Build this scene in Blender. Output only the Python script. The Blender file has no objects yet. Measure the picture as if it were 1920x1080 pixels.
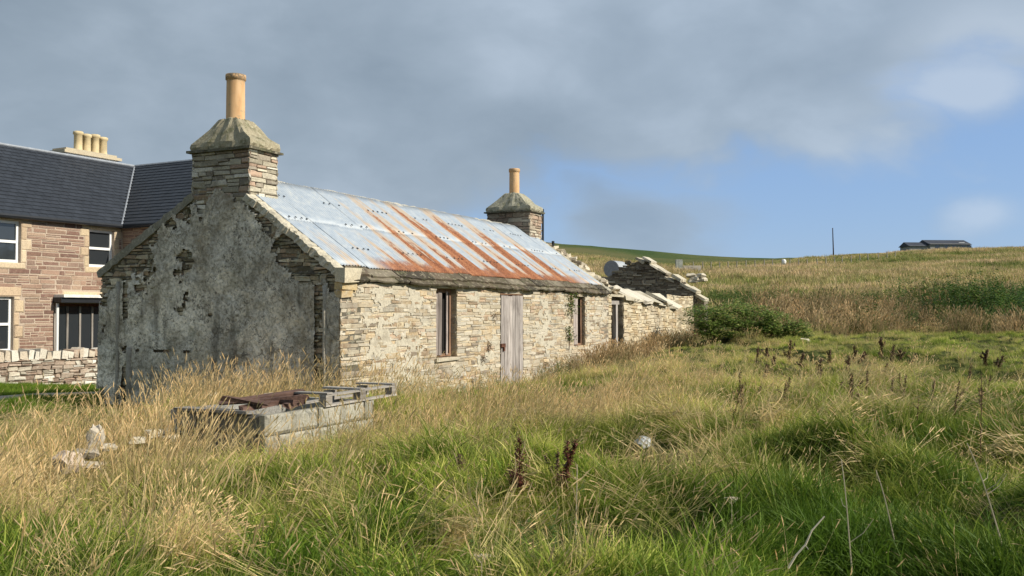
import bpy, math, random
import numpy as np
from mathutils import Vector, Matrix
random.seed(7); rng = np.random.default_rng(7)
S = bpy.context.scene
C = S.collection
# ------------------------------------------------------------------ camera
EYE = 1.6; F = 1780.0; PITCH = math.atan(45/F)
cd = bpy.data.cameras.new('camera'); cam = bpy.data.objects.new('camera', cd); C.objects.link(cam)
cd.sensor_width = 36; cd.lens = 36*F/1920; cd.clip_end = 3000; cd.clip_start = 0.05
cam.location = (0, 0, EYE); cam.rotation_euler = (math.pi/2+PITCH, 0, 0)
S.camera = cam
# ------------------------------------------------------------------ light
SUN_EL = math.radians(33); SDX, SDY = 0.945, -0.326
n_ = math.hypot(SDX, SDY); sun_dir = Vector((SDX/n_*math.cos(SUN_EL), SDY/n_*math.cos(SUN_EL), math.sin(SUN_EL)))
sl = bpy.data.lights.new('sun', 'SUN'); sl.energy = 5.0; sl.angle = math.radians(0.6); sl.color = (1.0, 0.93, 0.80)
so = bpy.data.objects.new('sun', sl); C.objects.link(so); so.rotation_euler = sun_dir.to_track_quat('Z', 'Y').to_euler()
so.location = (20, -10, 20)
W = bpy.data.worlds.new('World'); S.world = W; W.use_nodes = True
S.view_settings.view_transform = 'Standard'; S.view_settings.look = 'None'
S.view_settings.gamma = 1; S.view_settings.exposure = 0.17; S.view_settings.use_curve_mapping = False

class NT:
    """small helper around a node tree"""
    def __init__(s, tree): s.t = tree; s.n = tree.nodes; s.l = tree.links
    def new(s, typ, **kw):
        nd = s.n.new(typ)
        for k, v in kw.items(): setattr(nd, k, v)
        return nd
    def put(s, sock, v):
        if isinstance(v, bpy.types.NodeSocket): s.l.new(v, sock)
        elif v is not None:
            if isinstance(v, (tuple, list)) and len(v) == 3 and sock.type == 'RGBA': v = (*v, 1)
            sock.default_value = v
    def math(s, op, a, b=None, c=None, clamp=False):
        nd = s.new('ShaderNodeMath', operation=op, use_clamp=clamp)
        s.put(nd.inputs[0], a)
        if b is not None: s.put(nd.inputs[1], b)
        if c is not None: s.put(nd.inputs[2], c)
        return nd.outputs[0]
    def mix(s, f, a, b, mode='MIX'):
        nd = s.new('ShaderNodeMix', data_type='RGBA', blend_type=mode)
        s.put(nd.inputs[0], f); s.put(nd.inputs[6], a); s.put(nd.inputs[7], b)
        return nd.outputs[2]
    def noise(s, vec, scale, detail=4, rough=.55, dist=0.0, out=0):
        nd = s.new('ShaderNodeTexNoise'); s.put(nd.inputs['Vector'], vec)
        nd.inputs['Scale'].default_value = scale; nd.inputs['Detail'].default_value = detail
        nd.inputs['Roughness'].default_value = rough; nd.inputs['Distortion'].default_value = dist
        return nd.outputs[out]
    def ss(s, v, a, b, lo=0.0, hi=1.0):
        nd = s.new('ShaderNodeMapRange', interpolation_type='SMOOTHSTEP')
        s.put(nd.inputs[0], v); s.put(nd.inputs[1], a); s.put(nd.inputs[2], b)
        nd.inputs[3].default_value = lo; nd.inputs[4].default_value = hi
        return nd.outputs[0]
    def scale(s, vec, sc, loc=(0, 0, 0)):
        nd = s.new('ShaderNodeMapping'); s.put(nd.inputs[0], vec)
        nd.inputs['Scale'].default_value = sc; nd.inputs['Location'].default_value = loc
        return nd.outputs[0]
    def ramp(s, f, stops):
        nd = s.new('ShaderNodeValToRGB'); s.put(nd.inputs[0], f)
        e = nd.color_ramp.elements
        while len(e) < len(stops): e.new(.5)
        for i, (p, c) in enumerate(stops): e[i].position = p; e[i].color = (*c, 1)
        return nd.outputs[0]
    def bump(s, h, strength, dist, normal=None):
        nd = s.new('ShaderNodeBump'); s.put(nd.inputs['Height'], h)
        nd.inputs['Strength'].default_value = strength; nd.inputs['Distance'].default_value = dist
        if normal is not None: s.put(nd.inputs['Normal'], normal)
        return nd.outputs[0]

# sky: physical sky seen between broken cloud
w = NT(W.node_tree); w.n.clear()
sky = w.new('ShaderNodeTexSky', sky_type='NISHITA', sun_disc=False, sun_elevation=SUN_EL,
            sun_rotation=math.atan2(SDX, SDY), air_density=1.0, dust_density=0.4, ozone_density=2.2)
tc = w.new('ShaderNodeTexCoord').outputs['Generated']
sep = w.new('ShaderNodeSeparateXYZ'); w.l.new(tc, sep.inputs[0]); dx, dy, dz = sep.outputs
bg1 = w.new('ShaderNodeBackground'); bg1.inputs[1].default_value = 0.10
skc = w.mix(0.6, sky.outputs[0], (2.5, 4.1, 7.3))
w.l.new(skc, bg1.inputs[0])
big = w.noise(w.scale(tc, (1.3, 1.3, 2.6)), 2.0, 5, .5, .4)
fine = w.noise(w.scale(tc, (1.5, 1.5, 2.5)), 4.5, 6, .5, .2)
edge = w.math('SUBTRACT', dz, w.math('ADD', w.math('MULTIPLY', dx, .23), w.math('MULTIPLY', w.math('MAXIMUM', dy, 0.0), .105)))
wob = w.math('MULTIPLY', w.math('SUBTRACT', big, .5), .22)
wob2 = w.math('MULTIPLY', w.math('SUBTRACT', fine, .5), .20)
cover = w.ss(w.math('ADD', w.math('ADD', edge, wob), wob2), -.04, .03)
def blob(px, py, r, amt):
    d = Vector(((px-960)/F, 1, (585-py)/F)).normalized()
    vm = w.new('ShaderNodeVectorMath', operation='SUBTRACT'); w.l.new(tc, vm.inputs[0]); vm.inputs[1].default_value = d
    v2 = w.scale(vm.outputs[0], (1, 1, 2.0))
    ln = w.new('ShaderNodeVectorMath', operation='LENGTH'); w.l.new(v2, ln.inputs[0])
    q = w.math('ADD', ln.outputs['Value'], w.math('MULTIPLY', w.math('SUBTRACT', fine, .5), r*2.4))
    return w.math('MULTIPLY', w.ss(q, r*.15, r*1.15), 1.0), amt
c2 = None
for a in ((1845, 398, .055, .55), (1840, 150, .09, .8), (1160, 425, .12, .8), (1300, 400, .07, .5)):
    m, amt = blob(*a)
    inv = w.math('MULTIPLY', w.math('SUBTRACT', 1.0, m), amt)
    c2 = inv if c2 is None else w.math('MAXIMUM', c2, inv)
puff = c2
cover = w.math('MAXIMUM', cover, puff)
low = w.ss(dz, 0.0, .34)
ctone = w.math('ADD', w.math('MULTIPLY', fine, .55), w.math('MULTIPLY', big, .45))
ccol = w.ramp(ctone, [(.36, (.245, .30, .355)), (.5, (.305, .365, .425)), (.66, (.405, .47, .54))])
# brighter to the right, where the cloud thins towards the sun
rt = w.ss(dx, -.5, .55)
ccol = w.mix(rt, w.mix(1.0, ccol, (.93, .95, .96), 'MULTIPLY'), w.mix(1.0, ccol, (1.14, 1.17, 1.22), 'MULTIPLY'))
wp = None
for a in ((1845, 398, .055, .9), (1835, 160, .085, .75), (1880, 60, .09, .5)):
    m, amt = blob(*a); inv = w.math('MULTIPLY', w.math('SUBTRACT', 1.0, m), amt); wp = inv if wp is None else w.math('MAXIMUM', wp, inv)
ccol = w.mix(wp, ccol, (.54, .62, .72))
bg2 = w.new('ShaderNodeBackground'); w.l.new(ccol, bg2.inputs[0]); bg2.inputs[1].default_value = 1.0
mx = w.new('ShaderNodeMixShader'); w.l.new(w.math('MULTIPLY', cover, .93), mx.inputs[0]); w.l.new(bg1.outputs[0], mx.inputs[1]); w.l.new(bg2.outputs[0], mx.inputs[2])
wo = w.new('ShaderNodeOutputWorld'); w.l.new(mx.outputs[0], wo.inputs[0])

# ------------------------------------------------------------------ helpers
def P(px, py, Y):
    """world point seen at pixel (px,py) of the 1920x1080 photograph at forward distance Y"""
    a = (px-960)/F; u = -(py-540)/F
    c, s = math.cos(PITCH), math.sin(PITCH)
    d = np.array([a, -u*s+c, u*c+s]); d = d*(Y/d[1])
    return np.array([d[0], d[1], EYE+d[2]])

def _h(ix, iy, seed):
    n = (ix.astype(np.int64)*374761393 + iy.astype(np.int64)*668265263 + seed*1442695041) & 0x7fffffff
    n = ((n ^ (n >> 13))*1274126177) & 0x7fffffff
    return ((n ^ (n >> 16)) & 0xffff)/65535.0
def vn(x, y, s=1.0, seed=0):
    x = np.asarray(x, float)/s; y = np.asarray(y, float)/s
    ix = np.floor(x); iy = np.floor(y); fx = x-ix; fy = y-iy
    fx = fx*fx*(3-2*fx); fy = fy*fy*(3-2*fy)
    a = _h(ix, iy, seed); b = _h(ix+1, iy, seed); c = _h(ix, iy+1, seed); d = _h(ix+1, iy+1, seed)
    return (a*(1-fx)+b*fx)*(1-fy)+(c*(1-fx)+d*fx)*fy
def fbm(x, y, s=1.0, seed=0, o=4):
    t = 0; a = .5; n = 0
    for i in range(o):
        t = t+a*vn(x, y, s/2**i, seed+i*17); n += a; a *= .5
    return t/n

ORD = 'leftmost second third fourth fifth sixth seventh eighth ninth tenth eleventh twelfth thirteenth fourteenth fifteenth sixteenth seventeenth eighteenth nineteenth twentieth twenty-first twenty-second twenty-third rightmost'.split()
def link(o, parent=None):
    C.objects.link(o)
    if parent is not None: o.parent = parent
    return o
def tag(o, label=None, cat=None, group=None, kind=None):
    for k, v in (('label', label), ('category', cat), ('group', group), ('kind', kind)):
        if v: o[k] = v
    return o
def empty(name, loc=(0, 0, 0), rz=0.0, **kw):
    o = bpy.data.objects.new(name, None); o.location = loc; o.rotation_euler = (0, 0, rz); o.empty_display_size = .2
    C.objects.link(o); return tag(o, **kw)
class MB:
    """collects vertices, faces and a colour per vertex, then links them as ONE mesh object"""
    def __init__(s): s.v = []; s.f = []; s.c = []
    def add(s, vs, fs, col=(1, 1, 1)):
        o = len(s.v); s.v.extend([tuple(map(float, q)) for q in vs]); s.f.extend([tuple(o+i for i in f) for f in fs])
        s.c.extend([col]*len(vs) if not isinstance(col, list) else col)
    def box(s, a, b, col=(1, 1, 1)):
        x0, y0, z0 = a; x1, y1, z1 = b
        s.add([(x0,y0,z0),(x1,y0,z0),(x1,y1,z0),(x0,y1,z0),(x0,y0,z1),(x1,y0,z1),(x1,y1,z1),(x0,y1,z1)],
              [(0,3,2,1),(4,5,6,7),(0,1,5,4),(1,2,6,5),(2,3,7,6),(3,0,4,7)], col)
    def obox(s, c, ax, ay, az, col=(1, 1, 1), jit=0.0, ch=0.0):
        """box at centre c with half-axis vectors; optional jitter"""
        c, ax, ay, az = map(np.array, (c, ax, ay, az)); vs = []
        for sz in (-1, 1):
            for sx, sy in ((-1,-1),(1,-1),(1,1),(-1,1)):
                vs.append(c+ax*sx+ay*sy+az*sz+(rng.uniform(-jit, jit, 3) if jit else 0))
        s.add(vs, [(0,3,2,1),(4,5,6,7),(0,1,5,4),(1,2,6,5),(2,3,7,6),(3,0,4,7)], col)
    def tube(s, pts, rad, n=6, col=(1, 1, 1), cap=True):
        pts = [np.array(p, float) for p in pts]; rings = []; o = len(s.v)
        if not hasattr(rad, '__len__'): rad = [rad]*len(pts)
        for i, p in enumerate(pts):
            t = pts[min(i+1, len(pts)-1)]-pts[max(i-1, 0)]; t = t/(np.linalg.norm(t)+1e-9)
            r = np.cross(t, (0, 0, 1)) if abs(t[2]) < .9 else np.cross(t, (1, 0, 0)); r /= np.linalg.norm(r); q = np.cross(t, r)
            for k in range(n):
                a = 2*math.pi*k/n; s.v.append(tuple(p+rad[i]*(math.cos(a)*r+math.sin(a)*q))); s.c.append(col)
        for i in range(len(pts)-1):
            for k in range(n):
                s.f.append((o+i*n+k, o+i*n+(k+1)%n, o+(i+1)*n+(k+1)%n, o+(i+1)*n+k))
        if cap: s.f.append(tuple(o+k for k in range(n))[::-1]); s.f.append(tuple(o+(len(pts)-1)*n+k for k in range(n)))
    def build(s, name, mat, parent=None, smooth=False, **kw):
        me = bpy.data.meshes.new(name); me.from_pydata(s.v, [], s.f); me.materials.append(mat)
        ca = me.color_attributes.new('col', 'FLOAT_COLOR', 'POINT')
        ca.data.foreach_set('color', np.array([(c[0], c[1], c[2], 1.0) for c in s.c], dtype=np.float32).ravel())
        if smooth: me.polygons.foreach_set('use_smooth', [True]*len(me.polygons))
        me.update()
        o = bpy.data.objects.new(name, me); link(o, parent); return tag(o, **kw)

def newmat(name):
    m = bpy.data.materials.new(name); m.use_nodes = True; t = NT(m.node_tree); t.n.clear()
    bs = t.new('ShaderNodeBsdfPrincipled'); out = t.new('ShaderNodeOutputMaterial'); t.l.new(bs.outputs[0], out.inputs[0])
    bs.inputs['Roughness'].default_value = .9; bs.inputs['Specular IOR Level'].default_value = .25
    return m, t, bs
def objco(t): return t.new('ShaderNodeTexCoord').outputs['Object']
def attr(t, name, kind='GEOMETRY', out='Color'):
    a = t.new('ShaderNodeAttribute', attribute_name=name, attribute_type=kind); return a.outputs[out]

def mat_stone(name, lichen=(.45, .44, .34), lich=.35, dark=(.10, .095, .08), dk=.35, bump=.6, sc=1.0, wash=None, washamt=0.0, moss=0.0):
    """stone: colour of each piece from its 'col' attribute, broken up by grain, lichen and dirt"""
    m, t, b = newmat(name); co = objco(t); c = attr(t, 'col')
    n1 = t.noise(co, 9*sc, 6, .6); n2 = t.noise(co, 34*sc, 5, .65); n3 = t.noise(co, 2.3*sc, 5, .6); n4 = t.noise(co, 90*sc, 3, .6)
    c = t.mix(1.0, c, t.ramp(n2, [(.25, (.62, .6, .58)), (.5, (1, 1, 1)), (.8, (1.3, 1.27, 1.2))]), 'MULTIPLY')
    c = t.mix(t.ss(n3, .52, .72, 0, dk), c, dark)
    c = t.mix(t.math('MULTIPLY', t.ss(n1, .53, .66), lich), c, lichen)
    if moss:
        n5 = t.noise(co, 3.1*sc, 6, .65)
        c = t.mix(t.math('MULTIPLY', t.ss(n5, .5, .64), moss), c, (.075, .085, .025))
    if wash:
        n6 = t.noise(co, 1.3*sc, 6, .62, .4)
        c = t.mix(t.math('MULTIPLY', t.ss(n6, .44, .6), washamt), c, wash)
    c = t.mix(t.math('MULTIPLY', t.ss(n4, .58, .75), .5), c, dark)
    t.put(b.inputs['Base Color'], c)
    h = t.math('ADD', t.math('MULTIPLY', n2, .6), t.math('MULTIPLY', n1, .6))
    h = t.math('ADD', h, t.math('MULTIPLY', n4, .2))
    t.put(b.inputs['Normal'], t.bump(h, bump, .02/sc)); return m
def mat_plain(name, col, rough=.6, metal=0.0, var=.25, sc=8, bump=0.0, spec=.3, stretch=(1, 1, 1), useattr=False):
    m, t, b = newmat(name); co = t.scale(objco(t), stretch)
    n = t.noise(co, sc, 5, .6)
    base = attr(t, 'col') if useattr else col
    c = t.mix(1.0, base, t.ramp(n, [(.3, (1-var,)*3), (.7, (1+var*.6,)*3)]), 'MULTIPLY')
    t.put(b.inputs['Base Color'], c); b.inputs['Roughness'].default_value = rough; b.inputs['Metallic'].default_value = metal
    b.inputs['Specular IOR Level'].default_value = spec
    if bump: t.put(b.inputs['Normal'], t.bump(t.noise(co, sc*3, 5, .6), bump, .01))
    return m

M = {}
M['front_stone'] = mat_stone('cream flagstone', lichen=(.62, .57, .44), lich=.4, dark=(.17, .13, .085), dk=.55, wash=(.52, .475, .38), washamt=.5, bump=.9)
M['front_mortar'] = mat_stone('lime mortar', lichen=(.60, .53, .40), lich=.5, dark=(.18, .13, .08), dk=.6, bump=.9)
M['wash'] = mat_stone('worn limewash', lichen=(.57, .525, .43), lich=.6, dark=(.22, .185, .135), dk=.65, bump=.7)
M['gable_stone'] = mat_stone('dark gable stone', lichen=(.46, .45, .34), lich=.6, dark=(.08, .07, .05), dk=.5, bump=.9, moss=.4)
M['chimney_stone'] = mat_stone('chimney stone', lichen=(.44, .40, .30), lich=.5, dark=(.09, .07, .05), dk=.45, bump=.9)
M['cap'] = mat_stone('mossy chimney cap', lichen=(.50, .47, .33), lich=.8, dark=(.10, .09, .055), dk=.7, bump=1.0, moss=.55, sc=2.2)
M['skew'] = mat_stone('pale cope cement', lichen=(.52, .48, .38), lich=.5, dark=(.16, .14, .10), dk=.5, bump=.8, moss=.15)
M['slate'] = mat_stone('eave flagstone slate', lichen=(.38, .34, .24), lich=.6, dark=(.04, .032, .022), dk=.75, bump=1.0, moss=.4, sc=1.6)
M['ruin_stone'] = mat_stone('ruin stone', lichen=(.38, .36, .28), lich=.4, dark=(.08, .07, .05), dk=.4, bump=.8)
M['sand'] = mat_stone('sandstone', lichen=(.55, .44, .29), lich=.3, dark=(.36, .25, .15), dk=.4, bump=.3)
M['red_stone'] = mat_stone('reddish rubble', lichen=(.42, .31, .22), lich=.3, dark=(.16, .085, .055), dk=.4, bump=.5)
M['house_mortar'] = mat_stone('house mortar', lichen=(.48, .39, .30), lich=.3, dark=(.33, .25, .19), dk=.3, bump=.5)
M['dyke'] = mat_stone('dyke stone', lichen=(.55, .50, .42), lich=.5, dark=(.13, .09, .06), dk=.35, bump=.7)
def mat_pot():
    m, t, b = newmat('terracotta pot'); co = objco(t); n = t.noise(t.scale(co, (6, 6, 1.2)), 1.5, 5, .6); n2 = t.noise(co, 14, 5, .65); sp = t.new('ShaderNodeSeparateXYZ'); t.l.new(co, sp.inputs[0])
    c = t.ramp(n, [(.3, (.50, .30, .15)), (.5, (.62, .39, .20)), (.7, (.68, .46, .27))]); c = t.mix(t.ss(n2, .58, .68, 0, .55), c, (.34, .29, .19))
    c = t.mix(t.math('MULTIPLY', t.ss(sp.outputs[2], 5.32, 5.5), t.ss(n2, .42, .55)), c, (.20, .16, .12))
    t.put(b.inputs['Base Color'], c); b.inputs['Roughness'].default_value = .85; t.put(b.inputs['Normal'], t.bump(n2, .4, .01)); return m
M['pot'] = mat_pot()
M['pale_pot'] = mat_plain('buff pot', (.62, .50, .30), .8, var=.25, sc=4)
M['white'] = mat_plain('white window frame', (.80, .80, .78), .4, var=.05)
M['black'] = mat_plain('dark gutter', (.02, .022, .026), .4, var=.2)
M['dark'] = mat_plain('dark interior', (.012, .010, .009), .95, var=.4)
M['room'] = mat_plain('room interior', (.05, .045, .04), .95, var=.3)
M['lead'] = mat_plain('lead flashing', (.30, .32, .35), .5, var=.2)

def mat_wood(name, dark, light, sc=1.0, axis='Z'):
    m, t, b = newmat(name); co = objco(t)
    st = {'Z': (40, 40, 1.6), 'X': (1.6, 40, 40), 'Y': (40, 1.6, 40)}[axis]
    n = t.noise(t.scale(co, st), sc, 6, .65, .3); n2 = t.noise(co, 2.0, 4, .6)
    c = t.ramp(n, [(.3, dark), (.62, light)])
    c = t.mix(t.ss(n2, .5, .7, 0, .5), c, dark)
    c = t.mix(1.0, c, attr(t, 'col'), 'MULTIPLY')
    t.put(b.inputs['Base Color'], c); t.put(b.inputs['Normal'], t.bump(n, .6, .006)); return m
M['door_wood'] = mat_wood('weathered grey door board', (.12, .10, .09), (.50, .46, .43))
M['frame_wood'] = mat_wood('old brown timber', (.08, .045, .028), (.32, .19, .12))
M['pallet_wood'] = mat_wood('grey pallet wood', (.16, .14, .12), (.42, .39, .35), axis='X')
M['rot_wood'] = mat_wood('rotten timber', (.035, .022, .018), (.13, .085, .07), axis='X')
M['post_wood'] = mat_wood('grey post', (.16, .14, .11), (.36, .33, .28))

def mat_glass():
    m, t, b = newmat('window glass'); b.inputs['Base Color'].default_value = (.028, .033, .038, 1)
    b.inputs['Roughness'].default_value = .05; b.inputs['Specular IOR Level'].default_value = .9
    t.put(b.inputs['Normal'], t.bump(t.noise(objco(t), 2.5, 2, .5), .06, .02)); return m
M['glass'] = mat_glass()
def mat_clear():
    m, t, b = newmat('porch glass'); b.inputs['Base Color'].default_value = (.8, .85, .85, 1)
    b.inputs['Roughness'].default_value = .05; b.inputs['Transmission Weight'].default_value = .85; b.inputs['IOR'].default_value = 1.05
    return m
M['clear'] = mat_clear()

def mat_roof():
    """galvanised corrugated sheet; rust runs down the slope. Object space: x along the ridge, y across"""
    m, t, b = newmat('rusty corrugated sheet'); co = objco(t)
    sp = t.new('ShaderNodeSeparateXYZ'); t.l.new(co, sp.inputs[0]); X, Y, Z = sp.outputs
    d = t.math('DIVIDE', Y, 2.4)                        # 1 at ridge, 0 at eave
    st = t.noise(t.scale(co, (5.2, .28, .28)), 1.0, 5, .62, .15)   # streaks down the slope
    st2 = t.noise(t.scale(co, (16, .9, .9)), 1.0, 4, .6)
    pn = t.noise(co, 1.1, 4, .6); fn = t.noise(co, 26, 5, .65); mid = t.noise(co, 7, 5, .6)
    g = attr(t, 'col')                                   # red = how rusty this sheet is
    gs = t.new('ShaderNodeSeparateColor'); t.l.new(g, gs.inputs[0])
    v = t.math('ADD', t.math('MULTIPLY', gs.outputs[0], .62), t.math('MULTIPLY', t.math('SUBTRACT', st, .5), 1.15))
    v = t.math('ADD', v, t.math('MULTIPLY', t.math('SUBTRACT', st2, .5), .35))
    v = t.math('ADD', v, t.math('MULTIPLY', t.math('SUBTRACT', .50, d), .60))
    v = t.math('ADD', v, t.math('MULTIPLY', t.math('SUBTRACT', mid, .5), .35))
    fr_ = t.math('FRACT', t.math('DIVIDE', t.math('SUBTRACT', X, .18), .69)); fr_ = t.math('ABSOLUTE', t.math('SUBTRACT', fr_, .55))
    v = t.math('SUBTRACT', t.math('ADD', v, .10), t.math('MULTIPLY', t.math('POWER', fr_, 1.5), 1.35))
    lowm = t.math('MULTIPLY', t.ss(t.math('ADD', d, t.math('MULTIPLY', t.math('SUBTRACT', mid, .5), .12)), .17, .10), t.ss(X, .9, 1.7))
    lowm = t.math('MULTIPLY', lowm, t.ss(X, 10.8, 9.0))
    rust = t.math('MAXIMUM', t.ss(v, .42, .56), t.math('MULTIPLY', lowm, .95))
    orange = t.ramp(t.math('ADD', t.math('MULTIPLY', fn, .5), t.math('MULTIPLY', st, .5)), [(.38, (.12, .045, .024)), (.5, (.27, .10, .045)), (.63, (.42, .20, .095))])
    met = t.ramp(mid, [(.3, (.31, .365, .43)), (.55, (.40, .445, .49)), (.75, (.50, .52, .52))])
    cream = t.math('MULTIPLY', t.ss(v, .14, .42), .75)
    met = t.mix(cream, met, (.50, .37, .24))
    # dirt and lichen speckles
    met = t.mix(t.math('MULTIPLY', t.ss(fn, .58, .7), .45), met, (.36, .36, .33))
    c = t.mix(rust, met, orange)
    c = t.mix(t.math('MULTIPLY', t.ss(d, .93, 1.0), .5), c, (.42, .40, .34))
    t.put(b.inputs['Base Color'], c)
    t.put(b.inputs['Roughness'], t.math('ADD', t.math('MULTIPLY', rust, .35), .5))
    b.inputs['Metallic'].default_value = 0.0; b.inputs['Specular IOR Level'].default_value = .4
    t.put(b.inputs['Normal'], t.bump(fn, .25, .006)); return m
M['roof'] = mat_roof()

def mat_render():
    """grey weathered harling left on the gable"""
    m, t, b = newmat('weathered grey harling'); co = objco(t)
    n1 = t.noise(co, 1.0, 6, .62, .5); n2 = t.noise(co, 4, 6, .68, .5); n3 = t.noise(co, 20, 6, .7); n4 = t.noise(co, 75, 3, .6)
    dr = t.noise(t.scale(co, (3, 3, .35)), 1.6, 5, .6)
    c = t.ramp(n1, [(.3, (.31, .275, .215)), (.45, (.50, .455, .375)), (.57, (.64, .59, .50)), (.72, (.74, .69, .60))])
    c = t.mix(1.0, c, t.ramp(n2, [(.36, (.6, .59, .55)), (.5, (1, 1, 1)), (.66, (1.2, 1.18, 1.14))]), 'MULTIPLY')
    c = t.mix(1.0, c, t.ramp(n3, [(.36, (.62, .61, .58)), (.5, (1, 1, 1)), (.66, (1.22, 1.2, 1.18))]), 'MULTIPLY')
    pt = t.noise(co, .9, 5, .55, 1.2); c = t.mix(t.ss(pt, .515, .53, 0, .35), c, t.mix(1.0, c, (1.5, 1.42, 1.3), 'MULTIPLY'))
    pit = t.noise(co, 8, 6, .7, .8); c = t.mix(t.ss(pit, .56, .64, 0, .55), c, (.12, .10, .07)); pit2 = t.noise(co, 19, 4, .6, .8); c = t.mix(t.ss(pit2, .58, .66, 0, .6), c, (.08, .065, .045))
    br_ = t.noise(co, 1.7, 6, .7, .5); c = t.mix(t.ss(br_, .55, .64, 0, .45), c, (.20, .155, .10))
    vo = t.new('ShaderNodeTexVoronoi', feature='DISTANCE_TO_EDGE'); vo.inputs['Scale'].default_value = 1.35
    wv_ = t.new('ShaderNodeVectorMath', operation='ADD'); t.l.new(co, wv_.inputs[0]); t.l.new(t.noise(co, 3.5, 4, .6, out=1), wv_.inputs[1]); t.l.new(wv_.outputs[0], vo.inputs['Vector'])
    ck = t.math('MULTIPLY', t.ss(vo.outputs['Distance'], .022, .004), t.ss(n1, .42, .5)); c = t.mix(t.math('MULTIPLY', ck, .75), c, (.07, .06, .045))
    c = t.mix(t.math('MULTIPLY', t.ss(dr, .55, .68), .5), c, (.09, .08, .06))
    c = t.mix(t.math('MULTIPLY', t.ss(t.noise(co, 2.2, 5, .6), .6, .7), .3), c, (.13, .13, .055))
    t.put(b.inputs['Base Color'], c)
    h = t.math('ADD', t.math('MULTIPLY', n2, 1.0), t.math('ADD', t.math('MULTIPLY', n3, .5), t.math('MULTIPLY', n4, .22)))
    t.put(b.inputs['Normal'], t.bump(h, 1.0, .03)); return m
M['render'] = mat_render()
def mat_block():
    m, t, b = newmat('concrete block'); co = objco(t); n1 = t.noise(co, 3, 5, .6); n2 = t.noise(co, 45, 4, .7)
    c = t.mix(1.0, attr(t, 'col'), t.ramp(n1, [(.3, (.6, .6, .58)), (.6, (1.1, 1.1, 1.08))]), 'MULTIPLY')
    c = t.mix(1.0, c, t.ramp(n2, [(.35, (.7, .7, .7)), (.65, (1.15, 1.15, 1.15))]), 'MULTIPLY')
    t.put(b.inputs['Base Color'], c); t.put(b.inputs['Normal'], t.bump(n2, .7, .01)); return m
M['block'] = mat_block()

# ------------------------------------------------------------------ terrain
CP = [(P(180, 757, 16.4)), P(640, 742, 14.2), P(957, 715, 19), P(1140, 668, 24.4), P(1272, 634, 30.1), P(100, 722, 22), P(60, 752, 17.5), P(-250, 730, 20),
      P(300, 735, 24), (-8.3, 29.5, -.3), (-14, 20, -.15), (-20, 30, -.4), (-12.4, 36, -.3), (-4, 30, .3),
      P(500, 868, 9.5), P(120, 905, 9.5), (0, 0, -.05), (-3, 0, -.15), (4, 0, .1), (-2, 5, -.08), (0, 5, -.10), (2.6, 5, .0), (0, 9, .25), (0, -20, 0), (20, -10, 1.6), (-20, -10, -1.0),
      P(1100, 800, 12), P(1500, 800, 10), P(1850, 800, 10.5), P(1220, 690, 19), P(1350, 668, 22), P(1500, 715, 15.5), P(1880, 712, 16), P(1500, 652, 23), P(1900, 650, 25), P(1380, 640, 27), P(1500, 612, 34), P(1900, 610, 36),
      P(1300, 575, 46), P(1500, 568, 50), P(1900, 560, 52), P(1350, 525, 85), P(1600, 518, 85), P(1900, 516, 85), P(1900, 476, 150), P(2100, 470, 150), P(1720, 478, 170), P(1560, 488, 200), P(1400, 497, 190), P(1250, 506, 150),
      P(1350, 487, 420), P(1150, 505, 90), P(1050, 520, 90), P(700, 560, 90), P(100, 560, 90), P(1180, 468, 620), P(1060, 468, 620), P(1300, 479, 620), P(1500, 487, 620), P(1800, 478, 620), P(800, 480, 600), P(400, 520, 600), (900, 0, 60), (-900, 0, -5), (0, -900, -20), P(1180, 480, 1500), P(1900, 480, 1500), P(0, 500, 1500)]
CP = np.array([np.array(c, float) for c in CP])
_r = np.hypot(CP[:, 0], CP[:, 1]); CP[:, 2] -= np.where((_r > 7) & (_r < 70) & ~((CP[:, 0] < -5) & (CP[:, 1] > 13)), .20, 0)
def _k(x, y): return np.arcsinh(np.asarray(x)/9.0), np.arcsinh(np.asarray(y)/9.0)
def _tps(d): d = d+1e-9; return d*d*np.log(d)
kx, ky = _k(CP[:, 0], CP[:, 1]); q = CP[:, 2]/(10+np.hypot(CP[:, 0], CP[:, 1])); nn = len(CP)
A = np.zeros((nn+3, nn+3)); D = np.hypot(kx[:, None]-kx[None], ky[:, None]-ky[None]); A[:nn, :nn] = _tps(D)+np.eye(nn)*.004
A[:nn, nn] = 1; A[:nn, nn+1] = kx; A[:nn, nn+2] = ky; A[nn:, :nn] = A[:nn, nn:].T
sol = np.linalg.solve(A, np.concatenate([q, [0, 0, 0]]))
def h0(x, y):
    x = np.asarray(x, float); y = np.asarray(y, float); X, Y = _k(x, y)
    r = sol[nn]+sol[nn+1]*X+sol[nn+2]*Y
    for i in range(nn): r = r+sol[i]*_tps(np.hypot(X-kx[i], Y-ky[i]))
    return r*(10+np.hypot(x, y))
TH = math.radians(90-26.2); OX, OY = -2.553, 14.2
U = np.array([math.cos(TH), math.sin(TH)]); G = np.array([-math.sin(TH), math.cos(TH)])
def to_local(x, y):
    a = np.asarray(x)-OX; b = np.asarray(y)-OY
    return a*U[0]+b*U[1], a*G[0]+b*G[1]
def wxy(lx, ly): return OX+lx*U[0]+ly*G[0], OY+lx*U[1]+ly*G[1]
def rect_dist(x, y):
    lx, ly = to_local(x, y)
    ddx = np.maximum(np.maximum(-lx, lx-21.3), 0); ddy = np.maximum(np.maximum(-ly, ly-5.1), 0)
    return np.hypot(ddx, ddy)
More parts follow.
